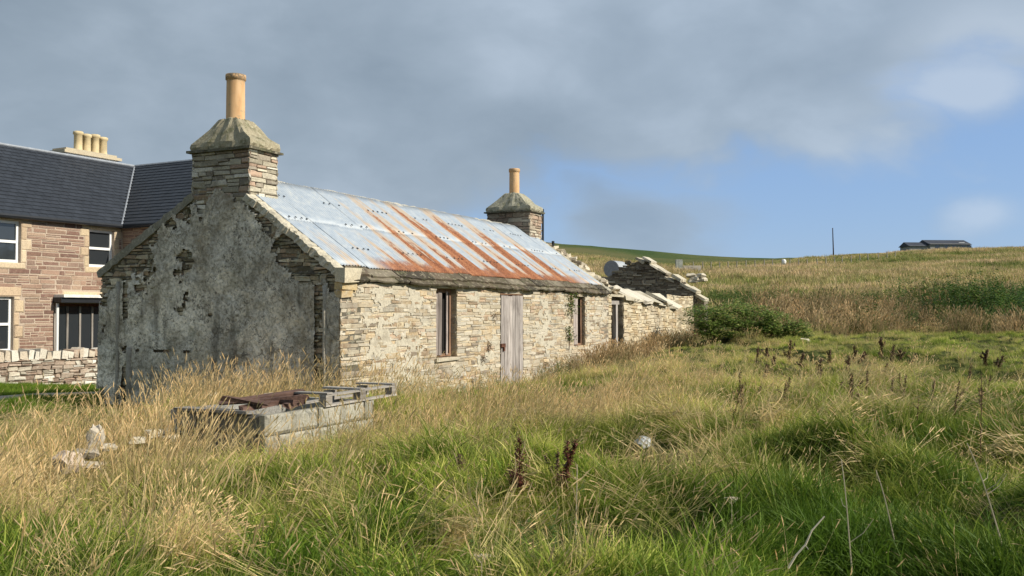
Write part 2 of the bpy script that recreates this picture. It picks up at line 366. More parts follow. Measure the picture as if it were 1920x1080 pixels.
def h(x, y):
    x = np.asarray(x, float); y = np.asarray(y, float)
    z = h0(x, y); r = np.hypot(x, y)
    fade = np.clip(rect_dist(x, y)/2.0, 0, 1)*np.clip((x+7.5+.0*y)/3, 0.15, 1)
    t1 = np.abs(fbm(x+y*.3, y*.7, 1.5, 5, 3)-.5)*2; t2 = fbm(x, y, .7, 9, 2)-.5
    amp = np.clip(1.6-r/60, .25, 1)
    z = z+fade*amp*((.5-t1)*.62+t2*.2)*np.clip((x+4)/6, .45, 1.0)
    z = z+np.clip(r/60-.3, 0, 1)*(fbm(x, y, 14, 31, 3)-.5)*1.1+np.clip(r/200-.4, 0, 1)*(fbm(x, y, 90, 37, 3)-.5)*4
    return z
rm = np.random.default_rng(21); MS = []
for _ in range(420):
    y_ = math.sqrt(rm.uniform(4.3**2, 16.5**2)); x_ = rm.uniform(-.6, .62)*y_
    if all((x_-a)**2+(y_-b)**2 > (.62+.02*y_)**2 for a, b, _r, _h2 in MS) and rect_dist(x_, y_) > 1.0 and not (-4.6 < x_ < -.9 and 8.4 < y_ < 12.5) and not (.5 < x_ < 2.2 and 6.5 < y_ < 12.5): MS.append((x_, y_, rm.uniform(.26, .46), rm.uniform(.08, .24)*(1 if x_ > -1.5 else .5)))
def mounds(x, y):
    t = np.zeros_like(x)
    for a, b, r_, hq in MS: t = np.maximum(t, hq*np.exp(-((x-a)**2+(y-b)**2)/(r_*r_)))
    return t
_hb = h
def h(x, y):
    x = np.asarray(x, float); y = np.asarray(y, float); z = _hb(x, y); sel = (y > 3) & (y < 26) & (np.abs(x) < 17)
    if np.any(sel): z = np.where(sel, z+mounds(np.where(sel, x, 0), np.where(sel, y, 0)), z)
    return z
def hh(x, y): return float(h(np.array([x]), np.array([y]))[0])
def axis(lo, hi, fine_lo, fine_hi, step):
    a = list(np.arange(fine_lo, fine_hi+1e-6, step)); s = step; v = a[-1]
    while v < hi: s *= 1.13; v += s; a.append(v)
    s = step; v = a[0]; pre = []
    while v > lo: s *= 1.13; v -= s; pre.append(v)
    return np.array(pre[::-1]+a)
gx = axis(-1800, 1800, -12, 16, .16); gy = axis(-300, 2400, 3, 30, .16)
XX, YY = np.meshgrid(gx, gy); ZZ = h(XX, YY)
nx, ny = len(gx), len(gy)
me = bpy.data.meshes.new('ground'); me.vertices.add(nx*ny)
me.vertices.foreach_set('co', np.stack([XX, YY, ZZ], -1).astype(np.float32).ravel())
ii = (np.arange(ny-1)[:, None]*nx+np.arange(nx-1)[None]).ravel()
quads = np.stack([ii, ii+1, ii+nx+1, ii+nx], -1).astype(np.int32)
me.loops.add(quads.size); me.polygons.add(len(quads))
me.loops.foreach_set('vertex_index', quads.ravel())
me.polygons.foreach_set('loop_start', np.arange(0, quads.size, 4, dtype=np.int32))
me.polygons.foreach_set('use_smooth', np.ones(len(quads), dtype=bool)); me.update(calc_edges=True); me.validate()
def mat_ground():
    m, t, b = newmat('field ground'); g = t.new('ShaderNodeNewGeometry').outputs['Position']
    L = t.new('ShaderNodeVectorMath', operation='LENGTH'); t.l.new(g, L.inputs[0]); r = L.outputs['Value']
    n1 = t.noise(t.scale(g, (1, .5, 1)), .09, 6, .62, .4); n2 = t.noise(t.scale(g, (1, .45, 1)), .6, 6, .65); n3 = t.noise(g, 6, 5, .65)
    n4 = t.noise(t.scale(g, (1, .12, 1)), .02, 4, .5)
    mixn = t.math('ADD', t.math('MULTIPLY', n1, .6), t.math('MULTIPLY', n2, .4))
    far = t.ramp(mixn, [(.36, (.05, .075, .02)), (.47, (.12, .12, .04)), (.55, (.24, .20, .10)), (.64, (.34, .26, .15))])
    vfar = t.ramp(n4, [(.38, (.05, .08, .025)), (.5, (.085, .105, .035)), (.62, (.14, .13, .055))])
    far = t.mix(t.ss(r, 170, 260), far, vfar)
    near = t.ramp(n3, [(.3, (.035, .05, .012)), (.6, (.09, .10, .03)), (.8, (.16, .14, .06))])
    c = t.mix(t.ss(r, 22, 60), near, far)
    c = t.mix(1.0, c, t.ramp(n3, [(.3, (.75, .75, .72)), (.7, (1.2, 1.2, 1.15))]), 'MULTIPLY')
    t.put(b.inputs['Base Color'], c); b.inputs['Specular IOR Level'].default_value = .05
    t.put(b.inputs['Normal'], t.bump(n2, .8, .6)); return m
go = bpy.data.objects.new('ground', me); me.materials.append(mat_ground()); C.objects.link(go); go['kind'] = 'structure'
def Gp(px, py, up=.0):
    """where the ray of a pixel meets the ground (raised by up)"""
    Y = 3.0; 
    ys = np.concatenate([np.arange(3, 60, .1), np.arange(60, 900, 2)])
    a = (px-960)/F; u = -(py-540)/F; c, s = math.cos(PITCH), math.sin(PITCH)
    d = np.array([a, -u*s+c, u*c+s]); X = d[0]/d[1]*ys; Z = EYE+d[2]/d[1]*ys
    under = np.nonzero(Z < h0(X, ys)+up)[0]
    k = under[0] if len(under) else len(ys)-1
    return X[k], ys[k]

# ------------------------------------------------------------------ masonry
def stone_geo(fr, a0, a1, z0, z1, p, d, jit):
    """one stone; fr maps (along, up, out) to a point. chamfered block with uneven corners"""
    w_, h_ = a1-a0, z1-z0; ins = min(w_, h_)*random.uniform(.10, .22)
    J = lambda k: random.uniform(-k, k)*jit
    base = [(a0, z0), (a1, z0), (a1, z1), (a0, z1)]; base = [(a+J(.25*min(w_, h_)), z+J(.16*h_)) for a, z in base]
    cx, cz = (a0+a1)/2, (z0+z1)/2
    mid = base
    fro = [(a+(ins if a < cx else -ins)+J(.1*min(w_, h_)), z+(ins*.8 if z < cz else -ins*.8)+J(.08*h_)) for a, z in base]
    vs = [fr(a, z, -d) for a, z in base]+[fr(a, z, p-ins*.6+J(.004)) for a, z in mid]+[fr(a, z, p+J(.006)) for a, z in fro]
    fs = [(0, 1, 5, 4), (1, 2, 6, 5), (2, 3, 7, 6), (3, 0, 4, 7), (4, 5, 9, 8), (5, 6, 10, 9), (6, 7, 11, 10), (7, 4, 8, 11), (8, 9, 10, 11), (3, 2, 1, 0)]
    return vs, fs
def lay(fr, a0, a1, z0, z1, holes=(), rows=(.05, .12), lens=(.15, .5), pal=((.5, .4, .3),), gap=.008, out=.012, dep=.06, top=None, bottom=None, jit=1.0, skip=0.0, outv=.012, wob=.02, seed=0, valv=.16, bond=None, colf=None):
    """courses of stones on a wall plane; returns list of (verts, faces, colour, key)"""
    st = random.Random(seed); res = []; z = z0
    while z < z1-.01:
        hc = st.uniform(*rows); hc = min(hc, z1-z); zm = z+hc/2
        iv = [(a0, a1)]
        for (b0, b1, c0, c1) in holes:
            if zm > c0 and zm < c1:
                nv = []
                for s0, s1 in iv:
                    if b1 <= s0 or b0 >= s1: nv.append((s0, s1))
                    else:
                        if b0 > s0: nv.append((s0, b0))
                        if b1 < s1: nv.append((b1, s1))
                iv = nv
        for s0, s1 in iv:
            a = s0
            while a < s1-.02:
                ln = st.uniform(*lens)
                if bond: ln = bond
                if s1-(a+ln) < lens[0]*.7: ln = s1-a
                e = min(a+ln, s1); cm = (a+e)/2
                ok = not (top is not None and z+hc*.6 > top(cm)) and not (bottom is not None and z+hc < bottom(cm)) and st.random() >= skip
                if ok:
                    parts = [(z, z+hc)]
                    if hc > .085 and st.random() < .3 and not bond: k = z+hc*st.uniform(.35, .65); parts = [(z, k), (k, z+hc)]
                    for (c0, c1) in parts:
                        wz = math.sin(cm*1.7+zm*2+seed)*wob
                        vs, fs = stone_geo(fr, a+gap/2, e-gap/2, c0+gap/2+wz, c1-gap/2+wz, out+st.uniform(-outv, outv), dep, jit)
                        col = st.choice(pal) if colf is None else colf(cm, (c0+c1)/2, st); k = 1+st.uniform(-valv, valv)
                        res.append((vs, fs, tuple(c*k for c in col), (cm, (c0+c1)/2, (e-a)*(c1-c0))))
                a = e
        z += hc
    return res
def emit(stones, mat, parent, n_parts, key, name='stone'):
    """the n_parts that show largest become sub-parts of their own, the rest one stuff mesh"""
    order = sorted(range(len(stones)), key=lambda i: key(stones[i][3]), reverse=True); pick = set(order[:n_parts])
    rest = MB()
    for i, (vs, fs, col, k) in enumerate(stones):
        if i in pick:
            m = MB(); m.add(vs, fs, col); m.build(name, mat, parent)
        else: rest.add(vs, fs, col)
    if rest.v: rest.build('small_'+name+'_work', mat, parent, kind='stuff')

# ================================================================== COTTAGE
cot = empty('stone_cottage', (OX, OY, 0), TH, label='long low stone cottage with rusty corrugated roof and grey rendered gable', cat='cottage')
L = 11.4; Wd = 5.085; WR = 2.4; ZE = 2.13; ZR = 3.80; ZL = 2.26
SL = (ZR-ZE)/WR; SLB = (ZR-ZL)/(Wd-WR)
def roofz(y): return ZE+SL*y if y < WR else ZR-SLB*(y-WR)
WIN1 = (2.767, 3.508, .785, 2.02); DOOR = (5.25, 6.31, -.2, 2.0); WIN2 = (9.05, 9.79, .78, 2.0)
holes = [WIN1, DOOR, WIN2]
PF = [tuple(c*.86 for c in (q[0], q[1]*.98, q[2]*.97)) for q in [(.52, .46, .34), (.57, .50, .38), (.46, .36, .23), (.60, .54, .43), (.50, .42, .30), (.36, .27, .18), (.56, .44, .28), (.50, .37, .26), (.63, .58, .48), (.42, .39, .32), (.30, .25, .19)]]
def wall_core(mb, x0, x1, holes, z0, z1, y0, y1, col):
    xs = sorted(holes); a = x0
    for (b0, b1, c0, c1) in xs:
        mb.box((a, y0, z0), (b0, y1, z1), col)
        if c0 > z0: mb.box((b0, y0, z0), (b1, y1, c0), col)
        if c1 < z1: mb.box((b0, y0, c1), (b1, y1, z1), col)
        a = b1
    mb.box((a, y0, z0), (x1, y1, z1), col)
mb = MB(); wall_core(mb, .02, L-.02, holes, -.5, 2.1, .005, .48, (.56, .47, .32))
fw = mb.build('front_wall', M['front_mortar'], cot)
frF = lambda a, z, o: (a, -o, z)
st = lay(frF, -.02, L, -.4, 2.12, holes, rows=(.03, .095), lens=(.10, .46), pal=PF, gap=.006, out=.006, dep=.03, outv=.009, wob=.008, seed=3, valv=.14)
for (b0, b1, c0, c1) in holes:      # far jambs of the openings, facing back along the wall; shade put into their stone colours
    frJ = lambda a, z, o, b1=b1: (b1-o, a, z)
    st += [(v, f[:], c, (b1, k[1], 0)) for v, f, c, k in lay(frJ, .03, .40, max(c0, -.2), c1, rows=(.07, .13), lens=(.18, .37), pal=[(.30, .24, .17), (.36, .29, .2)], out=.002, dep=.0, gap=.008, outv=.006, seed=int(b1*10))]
# heads over the openings: long flat lintel stones
for (b0, b1, c0, c1) in holes:
    m = MB(); m.obox(((b0+b1)/2, .10, c1+.045), ((b1-b0)/2+.14, 0, 0), (0, .125, 0), (0, 0, .042), (.58, .47, .31), jit=.008)
    m.build('lintel', M['front_stone'], cot)
m = MB(); m.obox((3.13, .09, .755), (.42, 0, 0), (0, .14, 0), (0, 0, .028), (.5, .44, .33), jit=.008); m.build('sill', M['front_stone'], cot)
emit(st, M['front_stone'], fw, 150, lambda k: k[2]/(14.2+k[0]*.9)**2)
# patches of worn limewash still on the stones
def coat(name, mat, parent, fr, a0, a1, z0, z1, mask, depth, step=.035, col=(.6, .54, .43), rough=.012, seed=0):
    na = int((a1-a0)/step)+1; nz = int((z1-z0)/step)+1
    aa, zz = np.meshgrid(np.linspace(a0, a1, na), np.linspace(z0, z1, nz))
    ja = (vn(aa, zz, step*1.01, 71+seed)-.5)*step*.7; jz = (vn(aa, zz, step*1.01, 72+seed)-.5)*step*.7
    mk = mask(aa, zz)
    o = depth+(fbm(aa, zz, .35, 11+seed, 4)-.5)*rough*2+(vn(aa, zz, step*1.1, 13+seed)-.5)*rough*.7
    o = np.where(mk > .03, o, o-depth*np.clip((.03-mk)/.03, 0, 1)*1.0)
    mb = MB(); vs = [fr(aa[i, j]+ja[i, j], zz[i, j]+jz[i, j], o[i, j]) for i in range(nz) for j in range(na)]
    keep = []
    for i in range(nz-1):
        for j in range(na-1):
            if mk[i, j] > 0 and mk[i+1, j] > 0 and mk[i, j+1] > 0 and mk[i+1, j+1] > 0: keep.append((i*na+j, i*na+j+1, (i+1)*na+j+1, (i+1)*na+j))
    used = sorted({k for f in keep for k in f}); mp = {k: n for n, k in enumerate(used)}
    mb.add([vs[k] for k in used], [tuple(mp[k] for k in f) for f in keep], col)
    return mb.build(name, mat, parent, smooth=True)
def mask_wash(a, z):
    g = np.exp(-((a-.95)/.75)**2-((z-1.35)/.6)**2)*.75+np.exp(-((a-2.2)/.5)**2-((z-1.3)/.4)**2)*.35
    g = g+np.exp(-((a-4.4)/.45)**2-((z-1.6)/.4)**2)*.45+np.exp(-((a-7.5)/.6)**2-((z-1.5)/.5)**2)*.4+np.exp(-((a-10.6)/.4)**2-((z-1)/.5)**2)*.3
    g = g+(fbm(a, z, .5, 3, 5)-.5)*2.2-.30+(fbm(a*.6, z*1.6, .10, 9, 3)-.5)*1.7
    for (b0, b1, c0, c1) in holes: g = np.where((a > b0-.08) & (a < b1+.08) & (z > c0-.1) & (z < c1+.08), -1, g)
    return g
coat('limewash', M['wash'], fw, frF, .05, L-.1, .2, 2.08, mask_wash, .010, .020, (.50, .455, .36), .006, 4)['kind'] = 'stuff'

# gable wall facing the field
TOPG = lambda y: roofz(max(0, min(Wd, y)))+.02
mb = MB()
def gable_core(x0, x1, mb, col):
    pts = [(0, -.5), (Wd, -.5), (Wd, ZL-.02), (WR, ZR-.02), (0, ZE-.02)]
    n = len(pts); vs = [(x0, y, z) for y, z in pts]+[(x1, y, z) for y, z in pts]
    mb.add(vs, [tuple(range(n))[::-1][::-1], tuple(range(n, 2*n))[::-1]]+[(i, i+n, (i+1) % n+n, (i+1) % n) for i in range(n)], col)
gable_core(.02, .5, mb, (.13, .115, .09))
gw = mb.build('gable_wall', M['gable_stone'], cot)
frG = lambda a, z, o: (-o, a, z)
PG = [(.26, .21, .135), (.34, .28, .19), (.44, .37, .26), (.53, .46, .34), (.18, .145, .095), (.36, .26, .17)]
batter = lambda a, z, o: (-o-.02*(2.2-z)*0, a+max(0, a-4.4)*.12*max(0, (2.2-z))*.35, z)
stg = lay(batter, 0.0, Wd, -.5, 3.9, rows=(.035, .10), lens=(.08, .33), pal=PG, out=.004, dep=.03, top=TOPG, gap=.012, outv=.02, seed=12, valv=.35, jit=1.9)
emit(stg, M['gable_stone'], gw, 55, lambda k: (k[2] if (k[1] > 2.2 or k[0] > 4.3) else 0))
def mask_g(a, z):
    top = np.where(a < WR, ZE+SL*a, ZR-SLB*(a-WR))
    g = .58+(fbm(a, z, .8, 21, 6)-.5)*1.8+(fbm(a, z, .16, 27, 3)-.5)*.9
    g = np.where(top-z < .55, g-.9*(1-(top-z)/.55)-.1, g)             # bare along both slopes
    g = g-np.exp(-((a-3.1)/.65)**2-((z-2.45)/.42)**2)*.95-np.exp(-((a-4.1)/.6)**2-((z-2.1)/.35)**2)*.45-np.exp(-((a-.7)/.4)**2-((z-2.35)/.3)**2)*.8
    g = g-np.where((a > .30) & (a < .46) & (z < 2.0), .8, 0)              # missing strip by the right corner
    g = g-np.where((a > 4.42) & (a < 4.52) & (z < 2.1), .7, 0)-np.where(a > 4.9, .3, 0)
    g = g-np.exp(-((a-2.55)/.10)**2-((z-1.55)/.10)**2)*1.2-np.exp(-((a-2.0)/.30)**2-((z-2.05)/.03)**2)*1.2
    g = g-np.where((a > 2.9) & (a < 4.2), np.exp(-((z-.95)/.035)**2)*.9, 0)+np.exp(-((a-1.9)/.55)**2-((z-2.5)/.5)**2)*.7
    g = g+np.exp(-((a-1.5)/1.1)**2-((z-1.2)/.7)**2)*.35
    return g
coat('harling', M['render'], gw, batter, .01, Wd-.01, -.3, 3.7, mask_g, .040, .024, (1, 1, 1), .026, 8)['kind'] = 'stuff'
for a, zz0, zz1, wd_ in ((.27, .25, 2.0, .04), (4.62, 0.0, 2.12, .035), (4.35, .0, 1.0, .05)):   # raised vertical ribs of old render
    m = MB(); m.tube([batter(a+random.uniform(-.008, .008), z, .045) for z in np.linspace(zz0, zz1, 9)], [wd_*random.uniform(.7, 1.1) for _ in range(9)], 6, (.36, .33, .28))
    m.build('render_rib', M['skew'], gw, smooth=True)
# rear long wall and the far gable
mb = MB(); mb.box((.5, Wd-.45, -.5), (L-.5, Wd, ZL-.03), (.2, .18, .14)); mb.build('rear_wall', M['gable_stone'], cot)
mb = MB(); gable_core(L-.5, L-.02, mb, (.2, .17, .13)); fg = mb.build('far_gable_wall', M['ruin_stone'], cot)
frGb = lambda a, z, o: (L+o, a, z)
emit([s for s in lay(frGb, 0.0, Wd, -.4, 3.9, rows=(.06, .13), lens=(.15, .45), pal=PG, out=.0, dep=.03, top=TOPG, seed=14)], M['ruin_stone'], fg, 0, lambda k: 0)
# back slope and lining of the roof
roof = MB()
roof.add([(.0, WR, ZR+.03), (L, WR, ZR+.03), (L, Wd+.1, ZL+.0), (0, Wd+.1, ZL+.0), (.0, WR, ZR-.02), (L, WR, ZR-.02), (L, Wd+.1, ZL-.05), (0, Wd+.1, ZL-.05)],
         [(0, 3, 2, 1), (4, 5, 6, 7), (0, 1, 5, 4), (1, 2, 6, 5), (2, 3, 7, 6), (3, 0, 4, 7)], (.2, .2, .2))
rf = roof.build('roof', M['slate'], cot)
m = MB(); e = .03; m.add([(.03, -.02, ZE-.02), (L-.03, -.02, ZE-.02), (L-.03, WR, ZR-.04), (.03, WR, ZR-.04), (.03, -.02, ZE-.07), (L-.03, -.02, ZE-.07), (L-.03, WR, ZR-.09), (.03, WR, ZR-.09)],
      [(0, 1, 2, 3), (7, 6, 5, 4), (0, 4, 5, 1), (1, 5, 6, 2), (2, 6, 7, 3), (3, 7, 4, 0)], (.1, .08, .05)); m.build('sarking', M['rot_wood'], rf)
# corrugated sheets, two tiers, each sheet a piece of its own
nrm = np.array([0, -SL, 1.0]); nrm /= np.linalg.norm(nrm)
def sheet(x0, x1, y0, y1, lift, rusty, droop=0):
    px_ = .076; xs = np.arange(x0, x1+.001, px_/6); ys = np.linspace(y0, y1, 7); mb = MB(); vs = []
    tw = random.uniform(-.006, .006)
    for yi, y in enumerate(ys):
        for x in xs:
            hgt = lift+.012*math.sin(2*math.pi*x/px_)+tw*(yi/6)+.006*math.sin(x*1.3+y*2.0)-(droop if yi == 0 else 0)*(.5+.5*math.sin(x*9))
            p = np.array([x, y, ZE+SL*y])+nrm*hgt; vs.append(tuple(p))
    n = len(xs); fs = [(i*n+j, i*n+j+1, (i+1)*n+j+1, (i+1)*n+j) for i in range(6) for j in range(n-1)]
    mb.add(vs, fs, (rusty, rusty, rusty)); o = mb.build('roof_sheet', M['roof'], rf, smooth=True)
    md = o.modifiers.new('thick', 'SOLIDIFY'); md.thickness = .002
    return o
ns = 16; sw = (L-.36)/ns
RU = [0, .05, .18, .55, .80, .50, 1.0, .38, 1.0, .45, .95, .42, .72, .25, .12, .03]
for i in range(ns):
    x0 = .18+i*sw
    sheet(x0-.03, x0+sw+.02, 1.24+random.uniform(-.02, .02), WR-.01, .082+.002*(i % 2), RU[i])
    sheet(x0-.03, x0+sw+.02, .17+random.uniform(-.035, .035), 1.36, .077+.002*(i % 2), RU[i]+random.uniform(-.04, .04), .006)
m = MB()                                            # rows of roofing nails with their washers
for yy in (.62, 1.30, 1.9):
    for k in range(int((L-.5)/.152)):
        if (k // 5) % 2 == int(yy*10) % 2 or random.random() < .15: continue
        x = .3+k*.152; p = np.array([x, yy+random.uniform(-.01, .01), ZE+SL*yy])+nrm*.103
        m.obox(p, (.012, 0, 0), (0, .012, .012*SL), nrm*.005, (.05, .05, .055))
m.build('roofing_nail_rows', M['black'], rf, kind='stuff')
# eave course of thick flagstone slates
x = .16
while x < L-.12:
    wl = random.uniform(.35, .8); x1 = min(x+wl, L-.1)
    for lay_ in range(2):
        y0 = -.10+.10*lay_+random.uniform(-.02, .02); y1 = y0+.28; mb = MB()
        xa, xb = (x, x1) if lay_ == 0 else (x+.1, min(x1+.12, L-.1)); vs = []
        nxs = 5
        for k in range(nxs):
            xx = xa+.004+(xb-xa-.008)*k/(nxs-1); jt = random.uniform(-.018, .018); th = .034+random.uniform(-.006, .006)
            for (y, o) in ((y0+jt, .0), (y1, .0), (y1, th), (y0+jt, th)):
                p = np.array([xx, y, ZE+SL*y])+nrm*(o-.005+.034*lay_+random.uniform(-.003, .003)); vs.append(tuple(p))
        fs = [(0, 3, 2, 1), tuple((nxs-1)*4+q for q in (0, 1, 2, 3))]
        for k in range(nxs-1):
            for q in range(4): fs.append((k*4+q, k*4+(q+1) % 4, (k+1)*4+(q+1) % 4, (k+1)*4+q))
        g = random.choice([(.10, .08, .055), (.13, .10, .07), (.055, .045, .033), (.20, .17, .125)])
        mb.add(vs, fs, g); mb.build('eave_slate', M['slate'], rf)
    x = x1
# ridge of rough cement
m = MB(); xs = np.linspace(.8, L-.7, 60); vs = []
for x in xs:
    j = random.uniform(-.012, .012)
    for y, z in ((WR-.16, ZR-.16*SL+.07), (WR-.08, ZR+.035+j), (WR, ZR+.085+j), (WR+.1, ZR+.02+j), (WR+.18, ZR-.12)): vs.append((x, y+random.uniform(-.01, .01), z+random.uniform(-.006, .006)))
m.add(vs, [(i*5+k, (i+1)*5+k, (i+1)*5+k+1, i*5+k+1) for i in range(59) for k in range(4)]+[(0, 1, 2, 3, 4), (295, 299, 298, 297, 296)], (.48, .45, .38)); m.build('ridge_cap', M['skew'], rf)
# skews: cement copes down both gables
def skew(x0, x1, y0, y1, th, nseg, slope, base, name='cope_stone', col=(.46, .42, .34)):
    for k in range(nseg):
        ya, yb = y0+(y1-y0)*k/nseg, y0+(y1-y0)*(k+1)/nseg; za, zb = base(ya), base(yb)
        d = np.array([0, yb-ya, zb-za])/2; c_ = np.array([(x0+x1)/2+random.uniform(-.02, .02), (ya+yb)/2, (za+zb)/2]); nn_ = np.array([0, -(zb-za), yb-ya]); nn_ = nn_/np.linalg.norm(nn_)
        if nn_[2] < 0: nn_ = -nn_
        n = 6; mb = MB(); vs = []
        for i in range(n+1):
            f = -1+2*i/n; cc = c_+d*f*.992
            for sx, o in ((-1, -.05), (1, -.05), (1, th*.8), (.5, th), (-.5, th), (-1, th*.75)):
                vs.append(tuple(cc+np.array([sx*(x1-x0)/2+random.uniform(-.014, .014), 0, 0])+nn_*(o+random.uniform(-.014, .014))))
        q = 6; fs = [tuple(range(q))[::-1], tuple(n*q+r for r in range(q))]+[(i*q+r, (i+1)*q+r, (i+1)*q+(r+1) % q, i*q+(r+1) % q) for i in range(n) for r in range(q)]
        kk = random.uniform(.85, 1.1); mb.add(vs, fs, tuple(c*kk for c in col)); mb.build(name, M['skew'], cot)
skew(-.035, .17, -.06, 1.86, .085, 9, SL, lambda y: ZE+SL*y, col=(.50, .455, .36))
skew(-.04, .26, 2.95, Wd+.06, .10, 5, SLB, lambda y: ZR-SLB*(y-WR), col=(.25, .23, .18))
skew(L-.18, L+.04, -.06, 1.9, .08, 8, SL, lambda y: ZE+SL*y, col=(.40, .37, .29))
skew(L-.24, L+.05, 3.1, Wd+.06, .10, 4, SLB, lambda y: ZR-SLB*(y-WR), col=(.3, .28, .22))
m = MB(); m.obox((.13, -.03, ZE+.02), (.20, 0, 0), (0, .09, 0), (0, 0, .10), (.56, .49, .36), jit=.02); m.obox((.15, .02, ZE-.14), (.19, 0, 0), (0, .075, 0), (0, 0, .055), (.5, .38, .2), jit=.01); m.obox((.10, .03, ZE-.26), (.14, 0, 0), (0, .07, 0), (0, 0, .05), (.48, .35, .18), jit=.01)
m.build('skewputt', M['front_stone'], cot)

# chimneys
def chimney(x0, x1, y0, y1, zb, zl, zt, potr, pott, pal, tone, label):
    mb = MB(); mb.box((x0+.02, y0+.02, zb), (x1-.02, y1-.02, zl), (.16, .13, .1)); ch = mb.build('chimney', M['chimney_stone'], cot, label=label)
    cx, cy = (x0+x1)/2, (y0+y1)/2; ss = []
    frs = [(lambda a, z, o: (x0-o, a, z), y0, y1, 1.0), (lambda a, z, o: (a, y0-o, z), x0, x1, 1.35), (lambda a, z, o: (x1+o, a, z), y0, y1, 1), (lambda a, z, o: (a, y1+o, z), x0, x1, 1)]  # sunward face gets lighter stones, sunlight put into the colour
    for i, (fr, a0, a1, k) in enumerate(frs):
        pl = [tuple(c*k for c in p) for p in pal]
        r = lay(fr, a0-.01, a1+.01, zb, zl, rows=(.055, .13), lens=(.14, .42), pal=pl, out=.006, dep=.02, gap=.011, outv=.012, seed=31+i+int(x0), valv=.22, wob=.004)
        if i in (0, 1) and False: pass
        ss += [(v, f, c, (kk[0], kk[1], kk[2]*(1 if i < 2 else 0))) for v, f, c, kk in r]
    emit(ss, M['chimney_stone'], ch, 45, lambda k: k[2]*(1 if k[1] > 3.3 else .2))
    m = MB()                                    # thin dark drip slabs
    for k in range(3):
        ya, yb = y0-.05+(y1-y0+.1)*k/3, y0-.05+(y1-y0+.1)*(k+1)/3
        m.obox((cx, (ya+yb)/2, zl+.018), ((x1-x0)/2+.075, 0, 0), (0, (yb-ya)/2-.003+(.02 if k != 1 else 0), 0), (0, 0, .018), (.12, .11, .08), jit=.007)
    m.build('drip_slab', M['slate'], ch)
    # capping: low sides then a hipped slope, rough
    zc = zl+.036; z1 = zc+.12; hx, hy = (x1-x0)/2+.02, (y1-y0)/2+.02; m = MB(); n = 10; lv = [(1, zc), (1.03, zc+.05), (1.0, z1), (.80, z1+(zt-z1)*.30), (.58, z1+(zt-z1)*.62), (.36, zt-.02), (.26, zt)]
    vs = []
    for f, z in lv:
        for s in range(4):
            for k in range(n):
                u = -1+2*k/n
                q_ = [(u, -1), (1, u), (-u, 1), (-1, -u)][s]
                fy = f if f > .9 else (f*.9+.0); fx = f+(1-f)*.25
                nz = .035*(fbm(np.array([q_[0]*3+z*5.0]), np.array([q_[1]*3.0-z*3]), .6, 61)[0]-.5)*2
                vs.append((cx+q_[0]*hx*fx+nz+random.uniform(-.006, .006), cy+q_[1]*hy*fy+nz+random.uniform(-.006, .006), z+random.uniform(-.016, .016)))
    q4 = 4*n; fs = [(i*q4+k, i*q4+(k+1) % q4, (i+1)*q4+(k+1) % q4, (i+1)*q4+k) for i in range(len(lv)-1) for k in range(q4)]+[tuple((len(lv)-1)*q4+k for k in range(q4))]
    m.add(vs, fs, tone); m.build('cap', M['cap'], ch)
    m = MB(); prof = [(potr*1.0, zt-.1), (potr*.98, zt+.02), (potr*.95, pott-.12), (potr*.95, pott-.09), (potr*1.06, pott-.085), (potr*1.07, pott-.02), (potr*1.04, pott), (potr*.84, pott), (potr*.80, pott-.3)]
    n = 28; vs = [(cx+r*math.cos(2*math.pi*k/n), cy+r*math.sin(2*math.pi*k/n), z) for r, z in prof for k in range(n)]
    m.add(vs, [(i*n+k, i*n+(k+1) % n, (i+1)*n+(k+1) % n, (i+1)*n+k) for i in range(len(prof)-1) for k in range(n)]+[tuple((len(prof)-1)*n+k for k in range(n))], (1, 1, 1))
    m.build('chimney_pot', M['pot'], ch, smooth=True)
    return ch
PC1 = [(.28, .25, .19), (.34, .31, .24), (.42, .38, .30), (.22, .19, .15), (.32, .23, .17), (.56, .52, .44)]
chimney(-.01, .655, 1.78, 2.985, 3.15, 4.19, 4.76, .155, 5.50, PC1, (.33, .29, .20), 'nearer chimney with mossy cap and tall pot')
PC2 = [(.24, .20, .15), (.30, .25, .19), (.21, .16, .12), (.27, .20, .15), (.38, .34, .27)]
chimney(10.72, 11.44, 1.911, 3.162, 3.15, 4.22, 4.76, .14, 5.42, PC2, (.36, .34, .26), 'far chimney with stepped cap and short pot')
# door, windows
def plank(name, x0, x1, y0, y1, z0, z1, mat, par, col, jit=.004):
    m = MB(); m.obox(((x0+x1)/2, (y0+y1)/2, (z0+z1)/2), ((x1-x0)/2, 0, 0), (0, (y1-y0)/2, 0), (0, 0, (z1-z0)/2), col, jit); return m.build(name, mat, par)
m = MB(); m.box((5.27, .031, -.1), (6.29, .06, 1.97), (.5, .5, .5)); dr = m.build('door', M['frame_wood'], cot)
nb = 6
for k in range(nb):
    x0 = 5.27+1.02*k/nb; c_ = random.uniform(.8, 1.15)
    plank('plank', x0+.004, x0+1.02/nb-.004, -.005+random.uniform(-.004, .004), .03, -.1, 1.93+random.uniform(-.015, .01), M['door_wood'], dr, (c_, c_*.98, c_*.97), .003)
plank('latch', 5.22, 5.40, -.05, -.011, .90, .97, M['rot_wood'], dr, (1.2, .8, .6)); plank('latch_plate', 5.34, 5.40, -.04, -.011, .82, .93, M['rot_wood'], dr, (1.2, .8, .6))
m = MB(); m.box((5.26, .0, 1.945), (6.30, .12, 1.985), (.8, .8, .8)); m.build('door_frame', M['frame_wood'], cot)
